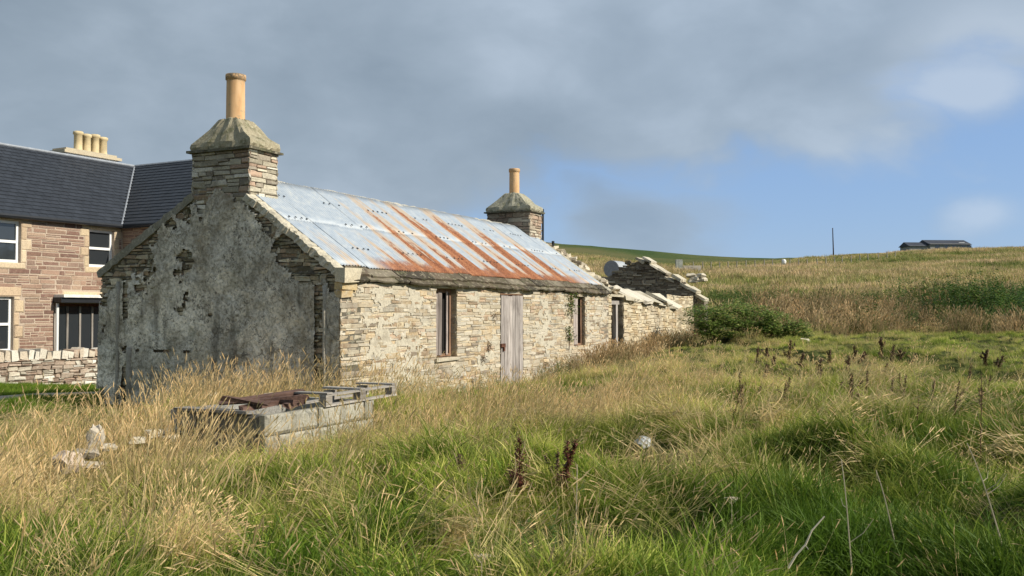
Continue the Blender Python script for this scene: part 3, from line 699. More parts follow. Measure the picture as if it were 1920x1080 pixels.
def oldwin(x0, x1, z0, z1, boards, yb):
    m = MB(); m.box((x0, yb, z0), (x0+.07, yb+.07, z1), (1, 1, 1)); m.box((x1-.07, yb, z0), (x1, yb+.07, z1), (1, 1, 1)); m.box((x0+.07, yb, z1-.07), (x1-.07, yb+.07, z1), (1, 1, 1)); m.box((x0+.07, yb, z0), (x1-.07, yb+.07, z0+.05), (1, 1, 1))
    wn = m.build('window', M['frame_wood'], cot)
    m = MB(); m.box((x0+.02, yb+.10, z0), (x1-.02, yb+.12, z1), (1, 1, 1)); m.build('dark_backing', M['dark'], wn)
    for (a, b_, y, zt, c_) in boards: plank('board', a, b_, yb+y, yb+y+.02, z0+.03, zt, M['door_wood'], wn, (c_, c_*.93, c_*.9))
oldwin(2.767, 3.508, .80, 2.015, [(2.84, 2.90, -.03, 1.96, 1.25), (2.905, 3.0, -.025, 1.93, .7), (3.005, 3.12, -.03, 1.95, .55), (3.28, 3.34, -.03, 1.97, 1.2)], .12)
oldwin(9.05, 9.79, .80, 1.995, [(9.06, 9.36, -.03, 1.95, .9), (9.365, 9.46, -.03, 1.95, 1.2)], .09)
# put-log holes with tufts in the wall face
# ================================================================== BYRE (ruin)
byr = empty('ruined_byre', (OX, OY, 0), TH, label='roofless stone byre adjoining the far end of the cottage', cat='ruin')
ZB0 = lambda x: 2.04-.045*(x-11.4) if x < 17.7 else 1.76
m = MB(); DW = (11.65, 12.6, -.1, 2.0)
for a, b_ in ((11.42, 11.65), (12.6, 14.3), (14.3, 16), (16, 17.7)): m.box((a, .03, -.2), (b_-.001, .5, ZB0((a+b_)/2)-.06), (.40, .33, .22))
m.box((17.7, .35, .2), (20.9, .8, 2.0), (.3, .25, .17))
bw = m.build('front_wall', M['front_mortar'], byr)
PB = [(.52, .43, .28), (.46, .35, .21), (.56, .47, .32), (.40, .31, .20), (.58, .50, .36)]
st = lay(frF, 11.42, 17.7, -.1, 2.05, [DW], rows=(.05, .12), lens=(.15, .5), pal=PB, gap=.009, out=-.02+.018, dep=.04, outv=.012, seed=41, top=lambda a: ZB0(a)+.03, valv=.18)
st += lay(lambda a, z, o: (12.6-o, a, z), .02, .5, 0, 1.98, rows=(.07, .14), lens=(.2, .45), pal=[(.28, .22, .15), (.34, .27, .18)], out=.002, dep=.0, outv=.02, seed=42)  # jamb stones coloured dark, shade of the reveal painted in
st += lay(lambda a, z, o: (a, .35-o, z), 17.7, 20.9, .5, 2.15, rows=(.06, .13), lens=(.15, .45), pal=PB, gap=.01, out=.0, dep=.03, seed=43)
emit(st, M['front_stone'], bw, 60, lambda k: k[2]/(14.2+k[0]*.9)**2)
m = MB(); m.obox((12.12, .2, 2.035), (.62, 0, 0), (0, .22, 0), (0, 0, .035), (.56, .5, .38), jit=.012); m.build('lintel', M['front_stone'], byr)
# byre door frame with leaning grey post
m = MB(); m.box((12.30, .12, .0), (12.44, .22, 1.80), (1, 1, 1)); m.box((11.67, .12, 1.80), (12.58, .22, 1.90), (.9, .9, .9)); m.build('door_frame', M['door_wood'], byr)
m = MB(); m.box((11.6, 1.6, .1), (12.9, 1.65, 1.7), (1, 1, 1)); m.build('doorway_shade_sheet', M['dark'], byr)  # near-black sheet behind the doorway, standing in for the shade inside
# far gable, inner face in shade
GX = 20.9; GT = lambda y: (2.15+(3.62-2.15)*y/2.4 if y < 2.4 else 3.62-(y-2.4)*.47)-.16*abs(math.sin(y*3.1+.5))-.06*math.sin(y*11)
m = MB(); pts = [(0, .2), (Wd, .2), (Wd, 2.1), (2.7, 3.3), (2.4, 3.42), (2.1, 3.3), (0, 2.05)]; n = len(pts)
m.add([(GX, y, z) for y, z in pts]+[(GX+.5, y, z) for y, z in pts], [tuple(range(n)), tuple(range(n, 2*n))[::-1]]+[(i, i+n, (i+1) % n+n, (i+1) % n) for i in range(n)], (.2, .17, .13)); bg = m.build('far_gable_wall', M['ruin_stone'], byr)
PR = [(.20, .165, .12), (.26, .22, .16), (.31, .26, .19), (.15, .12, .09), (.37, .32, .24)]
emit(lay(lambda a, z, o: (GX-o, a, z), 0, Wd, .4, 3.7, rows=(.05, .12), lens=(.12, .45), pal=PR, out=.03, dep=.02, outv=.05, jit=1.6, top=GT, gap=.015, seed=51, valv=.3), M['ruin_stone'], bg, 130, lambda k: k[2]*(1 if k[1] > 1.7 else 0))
for k in range(9):      # coping slabs down the near slope of that gable
    y = 2.3-k*.27; z = GT(y)+.05+random.uniform(-.05, .05)
    m = MB(); s_ = (3.62-2.15)/2.4; m.obox((GX+.2, y, z+.03), (.33, 0, 0), (0, .16, .16*s_), (0, -.03*s_, .035), random.choice([(.5, .45, .34), (.42, .37, .28), (.55, .5, .4)]), jit=.025); m.build('cope_stone', M['front_stone'], byr)
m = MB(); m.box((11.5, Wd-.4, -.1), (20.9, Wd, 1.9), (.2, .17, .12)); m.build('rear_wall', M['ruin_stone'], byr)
# flat slabs left lying along the byre wall head
for k in range(11):
    x = 12.9+k*.46; z = ZB0(x)+.03; wv = random.uniform(.24, .34)
    m = MB(); sl_ = random.uniform(.38, .62); m.obox((x, .22+random.uniform(-.05, .08), z+.12+.02*k/11), (wv, random.uniform(-.07, .07), random.uniform(-.05, .03)), (random.uniform(-.08, .08), .34, .34*sl_), (0, -.03*sl_, .026), random.choice([(.66, .60, .48), (.50, .45, .35), (.58, .53, .44), (.42, .38, .29)]), jit=.04); m.build('roof_slab', M['front_stone'], byr)
for k in range(70):     # broken roof edge and rubble on the cross wall
    y = random.uniform(.1, 2.1); x = 11.55+random.uniform(0, 1.7)*(1-.2*y/2)+.1; z = roofz(y)+.02-random.uniform(0, .16)-(x-11.5)*.16
    m = MB(); a = random.uniform(0, 3); s1, s2 = random.uniform(.10, .26), random.uniform(.07, .16)
    m.obox((x, y, z), (s1*math.cos(a), s1*math.sin(a), random.uniform(-.05, .05)), (-s2*math.sin(a), s2*math.cos(a), random.uniform(-.02, .07)), (0, 0, random.uniform(.02, .06)), random.choice([(.55, .48, .36), (.35, .29, .2), (.62, .55, .43), (.24, .19, .14)]), jit=.02); m.build('rubble_stone', M['front_stone'], byr)
m = MB(); zt = lambda y: roofz(y)-.42
m.add([(11.42, .2, 2.12), (13.0, .2, 1.9), (12.8, 1.9, 2.9), (11.42, 2.2, 3.4), (11.42, .45, 1.2), (12.7, .45, 1.2), (12.7, 2.4, 1.2), (11.42, 2.4, 1.2)], [(0, 1, 2, 3), (0, 4, 5, 1), (1, 5, 6, 2), (2, 6, 7, 3)], (.25, .2, .14)); m.build('fallen_turf_roof', M['ruin_stone'], byr)

# ================================================================== HOUSE
TH2 = math.radians(90-27.8); U2 = np.array([math.cos(TH2), math.sin(TH2)]); G2 = np.array([-math.sin(TH2), math.cos(TH2)])
HX, HY = -732/F*28, 28.0
hs = empty('sandstone_house', (HX, HY, 0), TH2, label='two-storey reddish sandstone house with dark slate roof and white windows', cat='house')
def along(px):            # main wall coordinate (negative towards the viewer) for a pixel column
    t = (px-960)/F; return (t*HY-HX)/(U2[0]-t*U2[1])
def hz(px, py):
    s = along(px); Y = HY+s*U2[1]; return P(px, py, Y)[2]
EZ = 4.23; RZ = 6.48; HH = 2.85; X0 = -11.0; VG = 2.12; GZ = -.8
w1 = (along(-62), along(38), hz(20, 492), hz(20, 413)); w2 = (along(166), along(213), hz(190, 501), hz(190, 431))
w3 = (along(-75), along(26), hz(10, 660), hz(10, 556)); po = (along(102), -.15, -.5, hz(150, 569))
hw = [(w1[0], w1[1], w1[2], w1[3]), (w2[0], w2[1], w2[2], w2[3]), (w3[0], w3[1], w3[2], w3[3]), po]
m = MB()
def core_multi(mb, x0, x1, z0, z1, holes, y0, y1, col):
    xs = sorted({x0, x1}|{v for h_ in holes for v in h_[:2]}); zs = sorted({z0, z1}|{v for h_ in holes for v in h_[2:]})
    for i in range(len(xs)-1):
        for j in range(len(zs)-1):
            cx, cz = (xs[i]+xs[i+1])/2, (zs[j]+zs[j+1])/2
            if any(h_[0] < cx < h_[1] and h_[2] < cz < h_[3] for h_ in holes): continue
            if cz < z0 or cz > z1: continue
            mb.box((xs[i], y0, zs[j]), (xs[i+1], y1, zs[j+1]), col)
core_multi(m, X0, 0, GZ, EZ, hw, 0, .4, (.46, .37, .29)); mw = m.build('main_wall', M['house_mortar'], hs)
frH = lambda a, z, o: (a, -o, z)
# dressed sandstone round the openings
drs = []; blocks = []
for (a, b_, c0, c1) in hw[:3]:
    blocks.append((a-.22, b_+.22, c1, min(c1+.27, EZ-.13))); blocks.append((a-.14, b_+.14, c0-.17, c0))
    z = c0; k = 0
    while z < c1-.05:
        zh = min(random.uniform(.26, .36), c1-z); wv = (.16, .30)[k % 2]
        blocks.append((a-wv, a, z, z+zh)); blocks.append((b_, b_+wv if b_+wv < -.02 or True else 0, z, z+zh)); z += zh; k += 1
blocks.append((po[0]+.25, -.15, po[3]+.03, po[3]+.33))
blocks = [(a, min(b_, -.03), c, d) for a, b_, c, d in blocks if a < -.05]
for (a, b_, c0, c1) in blocks:
    vs, fs = stone_geo(frH, a+.004, b_-.004, c0+.004, c1-.004, .018, .0, .12); m = MB(); k = random.uniform(.9, 1.08)
    m.add(vs, fs, tuple(c*k for c in random.choice([(.54, .43, .29), (.58, .47, .33), (.50, .38, .26)]))); m.build('dressed_stone', M['sand'], mw)
PH = [(.28, .18, .135), (.23, .14, .105), (.32, .215, .16), (.26, .18, .14), (.36, .26, .19), (.20, .12, .095)]
st = lay(frH, -6.2, -.02, -.6, EZ-.05, hw+[(b[0]-.005, b[1]+.005, b[2], b[3]) for b in blocks], rows=(.075, .15), lens=(.16, .62), pal=PH, gap=.022, out=.008, dep=.0, outv=.006, seed=61, valv=.15, wob=0, jit=.6)
emit(st, M['red_stone'], mw, 220, lambda k: k[2] if k[0] > -4.4 else 0)
def housewin(x0, x1, z0, z1, nv=1, wx=1):
    f = .075; yb = .10; m = MB(); zm = z0+(z1-z0)*.5
    m.box((x0, yb, z0), (x0+f, yb+.07, z1), ); m.box((x1-f, yb, z0), (x1, yb+.07, z1)); m.box((x0+f, yb, z1-f), (x1-f, yb+.07, z1)); m.box((x0+f, yb, z0), (x1-f, yb+.07, z0+f)); m.box((x0+f, yb-.01, zm-.035), (x1-f, yb+.06, zm+.035))
    wn = m.build('window', M['white'], hs)
    for a, b_ in ((z0+f, zm-.035), (zm+.035, z1-f)):
        m = MB(); m.box((x0+f, yb+.035, a), (x1-f, yb+.045, b_)); m.build('pane', M['glass'], wn)
housewin(*w1); housewin(*w2); housewin(*w3)
# the rest of the shell
m = MB(); m.box((X0, 5.3, GZ), (5.7, 5.7, EZ)); m.box((X0, .4, GZ), (X0+.4, 5.3, EZ)); m.box((5.3, -VG, GZ), (5.7, 5.3, EZ)); m.build('rear_wall', M['house_mortar'], hs)
m = MB(); m.box((0, -VG+.4, po[2]-.3), (.4, 0.4, EZ), (.38, .27, .19)); ww = m.build('wing_wall', M['house_mortar'], hs)
PH2 = [tuple(c*.85 for c in p) for p in PH]  # darker copy of the palette: the wing wall's shade in the colour
emit(lay(lambda a, z, o: (-o, a, z), -VG, -.03, .5, EZ-.05, rows=(.08, .15), lens=(.16, .5), pal=PH2, gap=.02, out=.006, dep=.0, outv=.006, seed=66, wob=0, jit=.6), M['red_stone'], ww, 60, lambda k: k[2]*(k[1] > 2.6))
m = MB(); m.add([(0, -VG, GZ), (5.7, -VG, GZ), (5.7, -VG, EZ), (2.85, -VG, RZ-.05), (0, -VG, EZ), (0, -VG+.4, GZ), (5.7, -VG+.4, GZ), (5.7, -VG+.4, EZ), (2.85, -VG+.4, RZ-.05), (0, -VG+.4, EZ)],
   [(0, 1, 2, 3, 4), (9, 8, 7, 6, 5), (0, 4, 9, 5), (4, 3, 8, 9), (3, 2, 7, 8), (2, 1, 6, 7)], (.42, .3, .2)); m.build('wing_gable', M['red_stone'], hs)
# slate roofs as courses of real thickness
def mat_slates():
    m, t, b = newmat('dark slate'); co = objco(t); n = t.noise(co, 3, 5, .6); n2 = t.noise(co, 30, 3, .6)
    c = t.mix(1.0, attr(t, 'col'), t.ramp(n, [(.3, (.8, .8, .8)), (.7, (1.2, 1.2, 1.2))]), 'MULTIPLY')
    t.put(b.inputs['Base Color'], c); b.inputs['Roughness'].default_value = .55; b.inputs['Specular IOR Level'].default_value = .35
    t.put(b.inputs['Normal'], t.bump(n2, .3, .005)); return m
M['house_slate'] = mat_slates()
def slope(name, org, ax, up, la, lu, clip, big=False):
    """org corner, ax unit along the eave, up unit up the slope; clip(u)->(a0,a1) at height u"""
    org, ax, up = map(np.array, (org, ax, up)); nn_ = np.cross(ax, up); mb = MB(); ch = .19; u = 0; r = 0
    while u < lu:
        a0, a1 = clip(u+.05); a = a0-(.13 if r % 2 else 0)
        while a < a1:
            b_ = min(a+.26, a1); aa = max(a, a0)
            if b_-aa > .03:
                k = random.uniform(.88, 1.14); u1 = min(u+ch+.02, lu); l_ = random.uniform(0, .004)
                pts = [org+ax*(aa+.004)+up*u, org+ax*(b_-.004)+up*u, org+ax*(b_-.004)+up*u1, org+ax*(aa+.004)+up*u1]
                vs = [pts[0]+nn_*(.022+l_), pts[1]+nn_*(.022+l_), pts[2]+nn_*.008, pts[3]+nn_*.008, pts[0], pts[1]]
                mb.add(vs, [(0, 1, 2, 3), (4, 5, 1, 0)], (.026*k, .030*k, .038*k))
            a += .26
        u += ch; r += 1
    return mb
cs = HH/math.hypot(HH, RZ-EZ); sn = (RZ-EZ)/math.hypot(HH, RZ-EZ); SLn = math.hypot(HH, RZ-EZ)
ov = .12
m = MB(); m.add([(X0, -ov, EZ-ov*sn/cs), (-ov, -ov, EZ-ov*sn/cs), (HH, HH, RZ), (X0, HH, RZ), (-ov, -VG-.1, EZ-ov*sn/cs), (HH, -VG-.1, RZ), (5.8, -VG-.1, EZ), (5.8, 5.8, EZ), (X0, 5.8, EZ)],
   [(0, 1, 2, 3), (1, 4, 5, 2), (2, 5, 6, 7), (3, 2, 7, 8)], (.03, .033, .04)); rfh = m.build('roof', M['house_slate'], hs)
sm = slope('s', (0, -ov, EZ-ov*sn/cs+.005), (1, 0, 0), (0, cs, sn), 0, SLn+ov/cs, lambda u: (-6.4, -ov+u*cs-.03))
sm.build('main_slate_courses', M['house_slate'], rfh, kind='stuff')
sm = slope('s', (-ov, 0, EZ-ov*sn/cs+.005), (0, -1, 0), (cs, 0, sn), 0, SLn+ov/cs, lambda u: (-(-ov+u*cs)+.03, VG+.1))
sm.build('wing_slate_courses', M['house_slate'], rfh, kind='stuff')
m = MB(); m.tube([(X0, -ov-.03, EZ-.12), (-ov-.02, -ov-.03, EZ-.12), (-ov-.03, -VG-.1, EZ-.12)], .065, 8, (1, 1, 1)); m.box((X0, -ov, EZ-.17), (-ov, -.02, EZ-.09)); m.box((-ov, -VG, EZ-.17), (-.02, -ov, EZ-.09)); m.build('gutter', M['black'], hs)
m = MB(); m.tube([(X0, HH, RZ+.02), (HH, HH, RZ+.02)], .05, 6); m.tube([(HH, HH, RZ+.02), (HH, -VG-.1, RZ+.02)], .05, 6); m.build('ridge_flashing', M['lead'], rfh)
m = MB(); m.tube([(-ov, -ov, EZ-ov*sn/cs+.02), (HH, HH, RZ+.025)], .028, 5); m.build('valley_flashing', M['lead'], rfh)
m = MB(); dv = np.array([HH+ov, 0, RZ-EZ+ov*sn/cs]); dvn = dv/np.linalg.norm(dv)
m.obox(((HH-ov)/2, -VG-.12, (EZ+RZ-ov*sn/cs)/2-.05), dv/2, (0, .02, 0), (-dvn[2]*.09, 0, dvn[0]*.09)); m.build('bargeboard', M['white'], hs)
# stack with four pots along the main ridge
def rx(px):     # along-ridge coordinate of a pixel column
    bx, by = HX+G2[0]*HH, HY+G2[1]*HH; t = (px-960)/F; return (t*by-bx)/(U2[0]-t*U2[1])
c0, c1 = rx(118), rx(226); zc = RZ+.12
m = MB(); m.box((c0+.1, HH+.1, 5.4), (c1-.1, HH+.75, zc)); hc = m.build('chimney', M['sand'], hs)
m = MB(); m.box((c0, HH, zc), (c1, HH+.85, zc+.09), (.5, .43, .31)); m.box((c0+.12, HH+.1, zc+.09), (c1-.12, HH+.75, zc+.17), (.45, .4, .3)); m.build('cap', M['sand'], hc)
for k, px in enumerate((152, 168, 184, 199)):
    x = rx(px)+.15; r = .14; z0_ = zc+.17; z1_ = zc+.17+(.64, .60, .64, .60)[k]; m = MB(); prof = [(r, z0_), (r*.93, z0_+.1), (r*.9, z1_-.12), (r*1.12, z1_-.1), (r*1.12, z1_-.02), (r*.8, z1_), (r*.7, z1_-.2)]; n = 18
    m.add([(x+q_*math.cos(2*math.pi*i/n), HH+.42+q_*math.sin(2*math.pi*i/n), z) for q_, z in prof for i in range(n)], [(a*n+i, a*n+(i+1) % n, (a+1)*n+(i+1) % n, (a+1)*n+i) for a in range(len(prof)-1) for i in range(n)], (1, 1, 1)); m.build('chimney_pot', M['pale_pot'], hc, smooth=True)
# glazed porch in the angle
p0, pz = po[0], po[3]
m = MB(); m.box((p0-.05, -.35, pz+.02), (-.001, .0, pz+.16)); m.build('porch_gutter', M['black'], hs)
m = MB(); m.box((p0-.02, -.42, pz+.16), (p0+1.35, .0, pz+.24), (.75, .74, .7)); m.build('porch_roof_edge', M['sand'], hs)
m = MB(); m.tube([(p0+.02, -.10, pz), (p0+.02, -.10, -.6)], .04, 8); m.build('downpipe', M['white'], hs)
m = MB(); m.box((p0+.06, .12, -.5), (-.001, .2, .30), (.75, .45, .3)); m.box((p0+.06, .12, pz-.08), (-.001, .2, pz), (.7, .5, .4)); pf = m.build('porch_screen', M['frame_wood'], hs)
for k in range(6):
    x = p0+.10+k*(-p0-.2)/5; m = MB(); m.box((x-.028, .11, .30), (x+.028, .19, pz-.08), (.75, .75, .72)); m.build('mullion', M['door_wood'], pf)
for k in range(5):
    x = p0+.10+k*(-p0-.2)/5; m = MB(); m.box((x+.03, .145, .305), (x+(-p0-.2)/5-.03, .152, pz-.085)); m.build('pane', M['glass'], pf)
m = MB(); m.box((p0+.06, .9, -.5), (-.01, .95, pz), (1, 1, 1)); m.build('porch_back', M['room'], hs)

# ================================================================== GARDEN DYKE
u3 = U2; dp = P(100, 700, 22); DX, DY = dp[0], dp[1]
dk = empty('drystone_garden_wall', (DX, DY, 0), TH2, label='low drystone garden wall between the sandstone house and the cottage', cat='wall')
m = MB(); m.box((-6, .04, -.8), (3.5, .42, .52), (.15, .11, .08)); m.build('hearting', M['dyke'], dk)
PD = [(.48, .43, .35), (.36, .28, .22), (.56, .52, .44), (.30, .22, .17), (.42, .34, .27), (.60, .57, .50)]
st = lay(lambda a, z, o: (a, -o+.02, z), -6, 3.5, -.6, .52, rows=(.05, .12), lens=(.1, .36), pal=PD, gap=.016, out=.01, dep=.05, outv=.03, seed=71, valv=.25, jit=1.4)
emit(st, M['dyke'], dk, 130, lambda k: k[2]*(1 if -3.0 < k[0] < 1.4 else 0))
x = -6.0
while x < 3.5:
    wv = random.uniform(.10, .22); hv = random.uniform(.07, .12)
    m = MB(); m.obox((x+wv/2, .2, .52+hv), (wv/2*.95, 0, random.uniform(-.02, .02)), (0, .2, 0), (random.uniform(-.02, .02), 0, hv), random.choice([(.62, .57, .48), (.55, .47, .37), (.45, .34, .26), (.66, .62, .54)]), jit=.022)
    m.build('cope_stone', M['dyke'], dk); x += wv+.01
# path between
pth = []
for k in range(30):
    a = -9+k*.6; c_ = np.array([DX, DY])+U2*a-G2*3.3*1.0
    for s_ in (-.55, .55):
        q_ = c_-G2*s_; pth.append((q_[0], q_[1], hh(q_[0], q_[1])+.05))
m = MB(); m.add(pth, [(2*k, 2*k+2, 2*k+3, 2*k+1) for k in range(29)], (.36, .32, .26)); m.build('path', M['dyke'], kind='structure')

# ================================================================== BLOCK PEN and what lies on it
bp = P(500, 779, 9.8); 
pen = empty('concrete_block_pen', (bp[0], bp[1], 0), TH, label='small grey concrete block pen half hidden in grass before the gable', cat='pen')
ZT = bp[2]
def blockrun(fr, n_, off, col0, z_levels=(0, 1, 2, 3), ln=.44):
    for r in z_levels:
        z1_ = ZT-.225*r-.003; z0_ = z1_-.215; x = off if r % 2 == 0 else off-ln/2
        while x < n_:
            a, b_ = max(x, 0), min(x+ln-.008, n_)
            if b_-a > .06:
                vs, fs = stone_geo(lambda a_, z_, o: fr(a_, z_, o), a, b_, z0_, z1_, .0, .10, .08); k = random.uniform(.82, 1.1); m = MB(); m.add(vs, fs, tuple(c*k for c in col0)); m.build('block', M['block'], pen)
            x += ln
blockrun(lambda a, z, o: (a, -o, z), 1.95, .0, (.38, .36, .305)); blockrun(lambda a, z, o: (-o, a+.105, z), 1.25, .0, (.20, .19, .175))  # second run coloured darker: that wall's shade put into its blocks
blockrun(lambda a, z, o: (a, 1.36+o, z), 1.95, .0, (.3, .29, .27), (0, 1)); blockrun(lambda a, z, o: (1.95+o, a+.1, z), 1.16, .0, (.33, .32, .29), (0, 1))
# a flat slate slab on the wall coloured darker for its shade
def local(o, x, y, z):
    r = o.rotation_euler.z; return (o.location.x+x*math.cos(r)-y*math.sin(r), o.location.y+x*math.sin(r)+y*math.cos(r), z)
m = MB(); m.obox((0, 0, .018), (.10, 0, 0), (0, .52, 0), (0, 0, .015), (.22, .21, .2), jit=.008)
o = m.build('stone_slab', M['slate'], None, label='flat grey slab lying along the dark side of the block pen', cat='slab'); o.location = local(pen, .03, .72, ZT); o.rotation_euler.z = TH
# pallet
pal = empty('wooden_pallet', local(pen, .95, .02, ZT), TH+math.radians(1.5), label='grey weathered wooden pallet resting on the block pen', cat='pallet')
pal.rotation_euler.y = math.radians(-.5)
for y in (0.0, .42):
    m = MB(); m.box((0, y-.05, .0), (1.5, y+.05, .02), (1.1,)*3); m.build('bottom_board', M['pallet_wood'], pal)
    for x in (.0, .68, 1.38):
        m = MB(); m.box((x, y-.05, .02), (x+.12, y+.05, .115), (.8, .78, .75)); m.build('block', M['pallet_wood'], pal)
for x in (.0, .66, 1.37):
    m = MB(); m.obox((x+.055, .21, .147), (.055, 0, 0), (0, .27, 0), (0, 0, .01), (random.uniform(.85, 1.2),)*3, jit=.004); m.build('deck_board', M['pallet_wood'], pal)
m = MB(); m.box((.0, -.05, .116), (1.5, .05, .136), (1.0, 1.0, 1.0)); m.build('top_rail', M['pallet_wood'], pal)
# rotten timbers heaped on the pen
TB = [((-.0, .35, .04), (.95, .25, .09), .05, .03, 'dark rotten plank sloping up to the pallet'), ((.1, .75, .06), (.75, .1, .12), .055, .02, 'long blackened timber crossing the pen wall'),
      ((-.02, .58, .16), (.22, .18, .07), .05, .02, 'short upended board end leaning at the pen corner'), ((.35, .05, .06), (1.0, .3, .04), .03, .03, 'narrow dark batten lying low on the pen'),
      ((.2, .55, .10), (1.1, .45, .15), .05, .018, 'topmost thin rotten board on the timber heap'), ((.5, .02, .1), (.62, .5, .05), .04, .03, 'stub of timber beside the pallet end')]
for (a, b_, wv, th, lb) in TB:
    a, b_ = np.array(a, float), np.array(b_, float); d = b_-a; c_ = (a+b_)/2; r = np.cross(d, (0, 0, 1)); r = r/np.linalg.norm(r); up = np.cross(r, d/np.linalg.norm(d))
    m = MB(); m.obox((0, 0, 0), d/2*np.array([1, 1, .8]), r*wv*.85, up*th*.7, (1.1, 1.0, .95), jit=.02); o = m.build('rotten_timber', M['rot_wood'], None, label=lb, cat='timber', group='rotten timbers heaped on the block pen')
    o.location = local(pen, *c_[:2], ZT+c_[2]+.01); o.rotation_euler.z = TH
# ================================================================== LOOSE STONES
def Gt(px, py):
    ys = np.arange(4, 30, .04); a = (px-960)/F; u = -(py-540)/F; c, s = math.cos(PITCH), math.sin(PITCH); d = np.array([a, -u*s+c, u*c+s])
    X = d[0]/d[1]*ys; Z = EYE+d[2]/d[1]*ys; k = np.nonzero(Z < h(X, ys)+.07)[0]; k = k[0] if len(k) else 0
    return X[k], ys[k]
BX, BY = Gt(1207, 829)
def rock(px, py, Y, sx, sy, sz, col, lb, rot=0, tilt=0.0, mat='dyke', grp='loose stones in the grass'):
    import mathutils
    p = P(px, py, Y); pts = []; rr = random.Random(int(px*7+py)); m = MB(); n = 7; vs = []; rings = [(-1, .35), (-.7, .9), (0, 1.0), (.62, .85), (.95, .4)]
    for z, r in rings:
        for k in range(n):
            a = 2*math.pi*k/n+rr.uniform(-.2, .2); q_ = r*rr.uniform(.7, 1.2); cc, s_ = math.cos(a), math.sin(a); e_ = .38
            vs.append((sx*q_*math.copysign(abs(cc)**e_, cc), sy*q_*math.copysign(abs(s_)**e_, s_), sz*(z+rr.uniform(-.22, .22))))
    fs = [(i*n+k, i*n+(k+1) % n, (i+1)*n+(k+1) % n, (i+1)*n+k) for i in range(len(rings)-1) for k in range(n)]+[tuple(range(n))[::-1], tuple(len(rings)*n-n+k for k in range(n))]
    m.add(vs, fs, col); o = m.build('loose_stone', M[mat], None, label=lb, cat='stone', group=grp); o.location = p; o.rotation_euler = (tilt, tilt*.4, rot); return o
rock(178, 822, 9.4, .085, .06, .13, (.52, .46, .37), 'upright pale stone standing highest in the grass left of the pen', .3, .2)
rock(160, 850, 9.3, .13, .10, .05, (.30, .26, .2), 'dark flat stone at the foot of the upright stone', .2, .1)
rock(128, 866, 8.9, .13, .10, .10, (.54, .44, .35), 'pale pinkish boulder lowest and leftmost in the grass', .8, .3)
rock(165, 872, 9.0, .17, .08, .03, (.45, .38, .28), 'thin slab beside the pinkish boulder', .1, .15)
rock(205, 838, 9.5, .10, .08, .035, (.48, .43, .34), 'small flat pale stone just right of the upright stone', .4)
rock(258, 826, 9.9, .09, .07, .035, (.55, .48, .36), 'small cream stone midway between upright stone and pen', .4)
rock(292, 812, 10.3, .11, .08, .045, (.6, .54, .42), 'bright cream stone left of a pair beside the pen', .7)
rock(330, 806, 10.4, .14, .08, .05, (.56, .5, .38), 'broad cream slab stone touching the dark end of the pen', .2)
rock(318, 822, 10.1, .10, .07, .04, (.6, .54, .42), 'cream stone below the broad slab beside the pen', 1.0)
rock(396, 742, 14.0, .09, .05, .06, (.6, .57, .5), 'pale stone at the foot of the grey gable', .3)
rock(1207, 829, BY, .095*BY/9.5, .08, .055*BY/9.5, (.50, .52, .54), 'smooth light grey boulder alone in the open grass', .4, mat='block')
rock(1512, 640, 24.5, .17, .08, .07, (.7, .64, .54), 'pale leaning slab in grass right of the leafy bush', .6, .5)
rock(510, 742, 13.6, .12, .06, .05, (.62, .58, .5), 'white stone lying just behind the timber heap', .2)

# ================================================================== FAR THINGS
m = MB(); n = 24; r_ = .56; Ln = 1.4
tk = P(1152, 500, 62)
vs = [(x, r_*math.cos(math.pi*2*k/n), r_*math.sin(math.pi*2*k/n)) for x in (0, .02, Ln-.02, Ln) for k in range(n)]
m.add(vs, [(a*n+k, a*n+(k+1) % n, (a+1)*n+(k+1) % n, (a+1)*n+k) for a in range(3) for k in range(n)]+[tuple(range(n))[::-1], tuple(3*n+k for k in range(n))], (1, 1, 1))
M['zinc'] = mat_plain('galvanised tank', (.36, .38, .40), .55, var=.2, sc=2)
tank = m.build('metal_tank', M['zinc'], None, label='round ended grey metal tank beyond the ruined byre', cat='tank'); tank.location = (tk[0]-.2, tk[1], tk[2]-.15); tank.rotation_euler.z = math.radians(58)
m = MB(); m.tube([(-.005, 0, 0), (-.03, 0, 0)], r_*.97, 24); m.build('tank_end', mat_plain('dull tank end', (.27, .27, .30), .7, var=.2), tank)
# telegraph pole
pp = P(1563, 486, 200); z0_ = hh(pp[0], pp[1]); topz = P(1561, 428, 200)[2]
tp = empty('telegraph_pole', (pp[0], pp[1], z0_), 0, label='bare wooden telegraph pole on the skyline right of centre', cat='pole')
m = MB(); m.tube([(0, 0, -.5), (-.15, 0, topz-z0_)], [.15, .09], 8, (.4, .35, .3)); m.build('shaft', M['rot_wood'], tp)
m = MB(); m.box((-.22, -.09, topz-z0_-.1), (-.06, .09, topz-z0_+.06)); m.build('pole_cap', M['rot_wood'], tp)
# small dark posts by the far chimney
for (px, y0, y1, Y, lb) in ((1018, 455, 392, 26.5, 'thin dark flue pipe rising behind the far chimney'), (1037, 470, 452, 60, 'short dark post on the field edge right of the far chimney')):
    a, b_ = P(px, y0, Y), P(px, y1, Y); m = MB(); m.tube([(a[0], a[1], hh(a[0], a[1])-.1), (b_[0], b_[1], b_[2])], .028 if Y < 30 else .09, 8); o = m.build('pipe' if Y < 30 else 'post', M['black'], None, label=lb, cat='pipe' if Y < 30 else 'post')
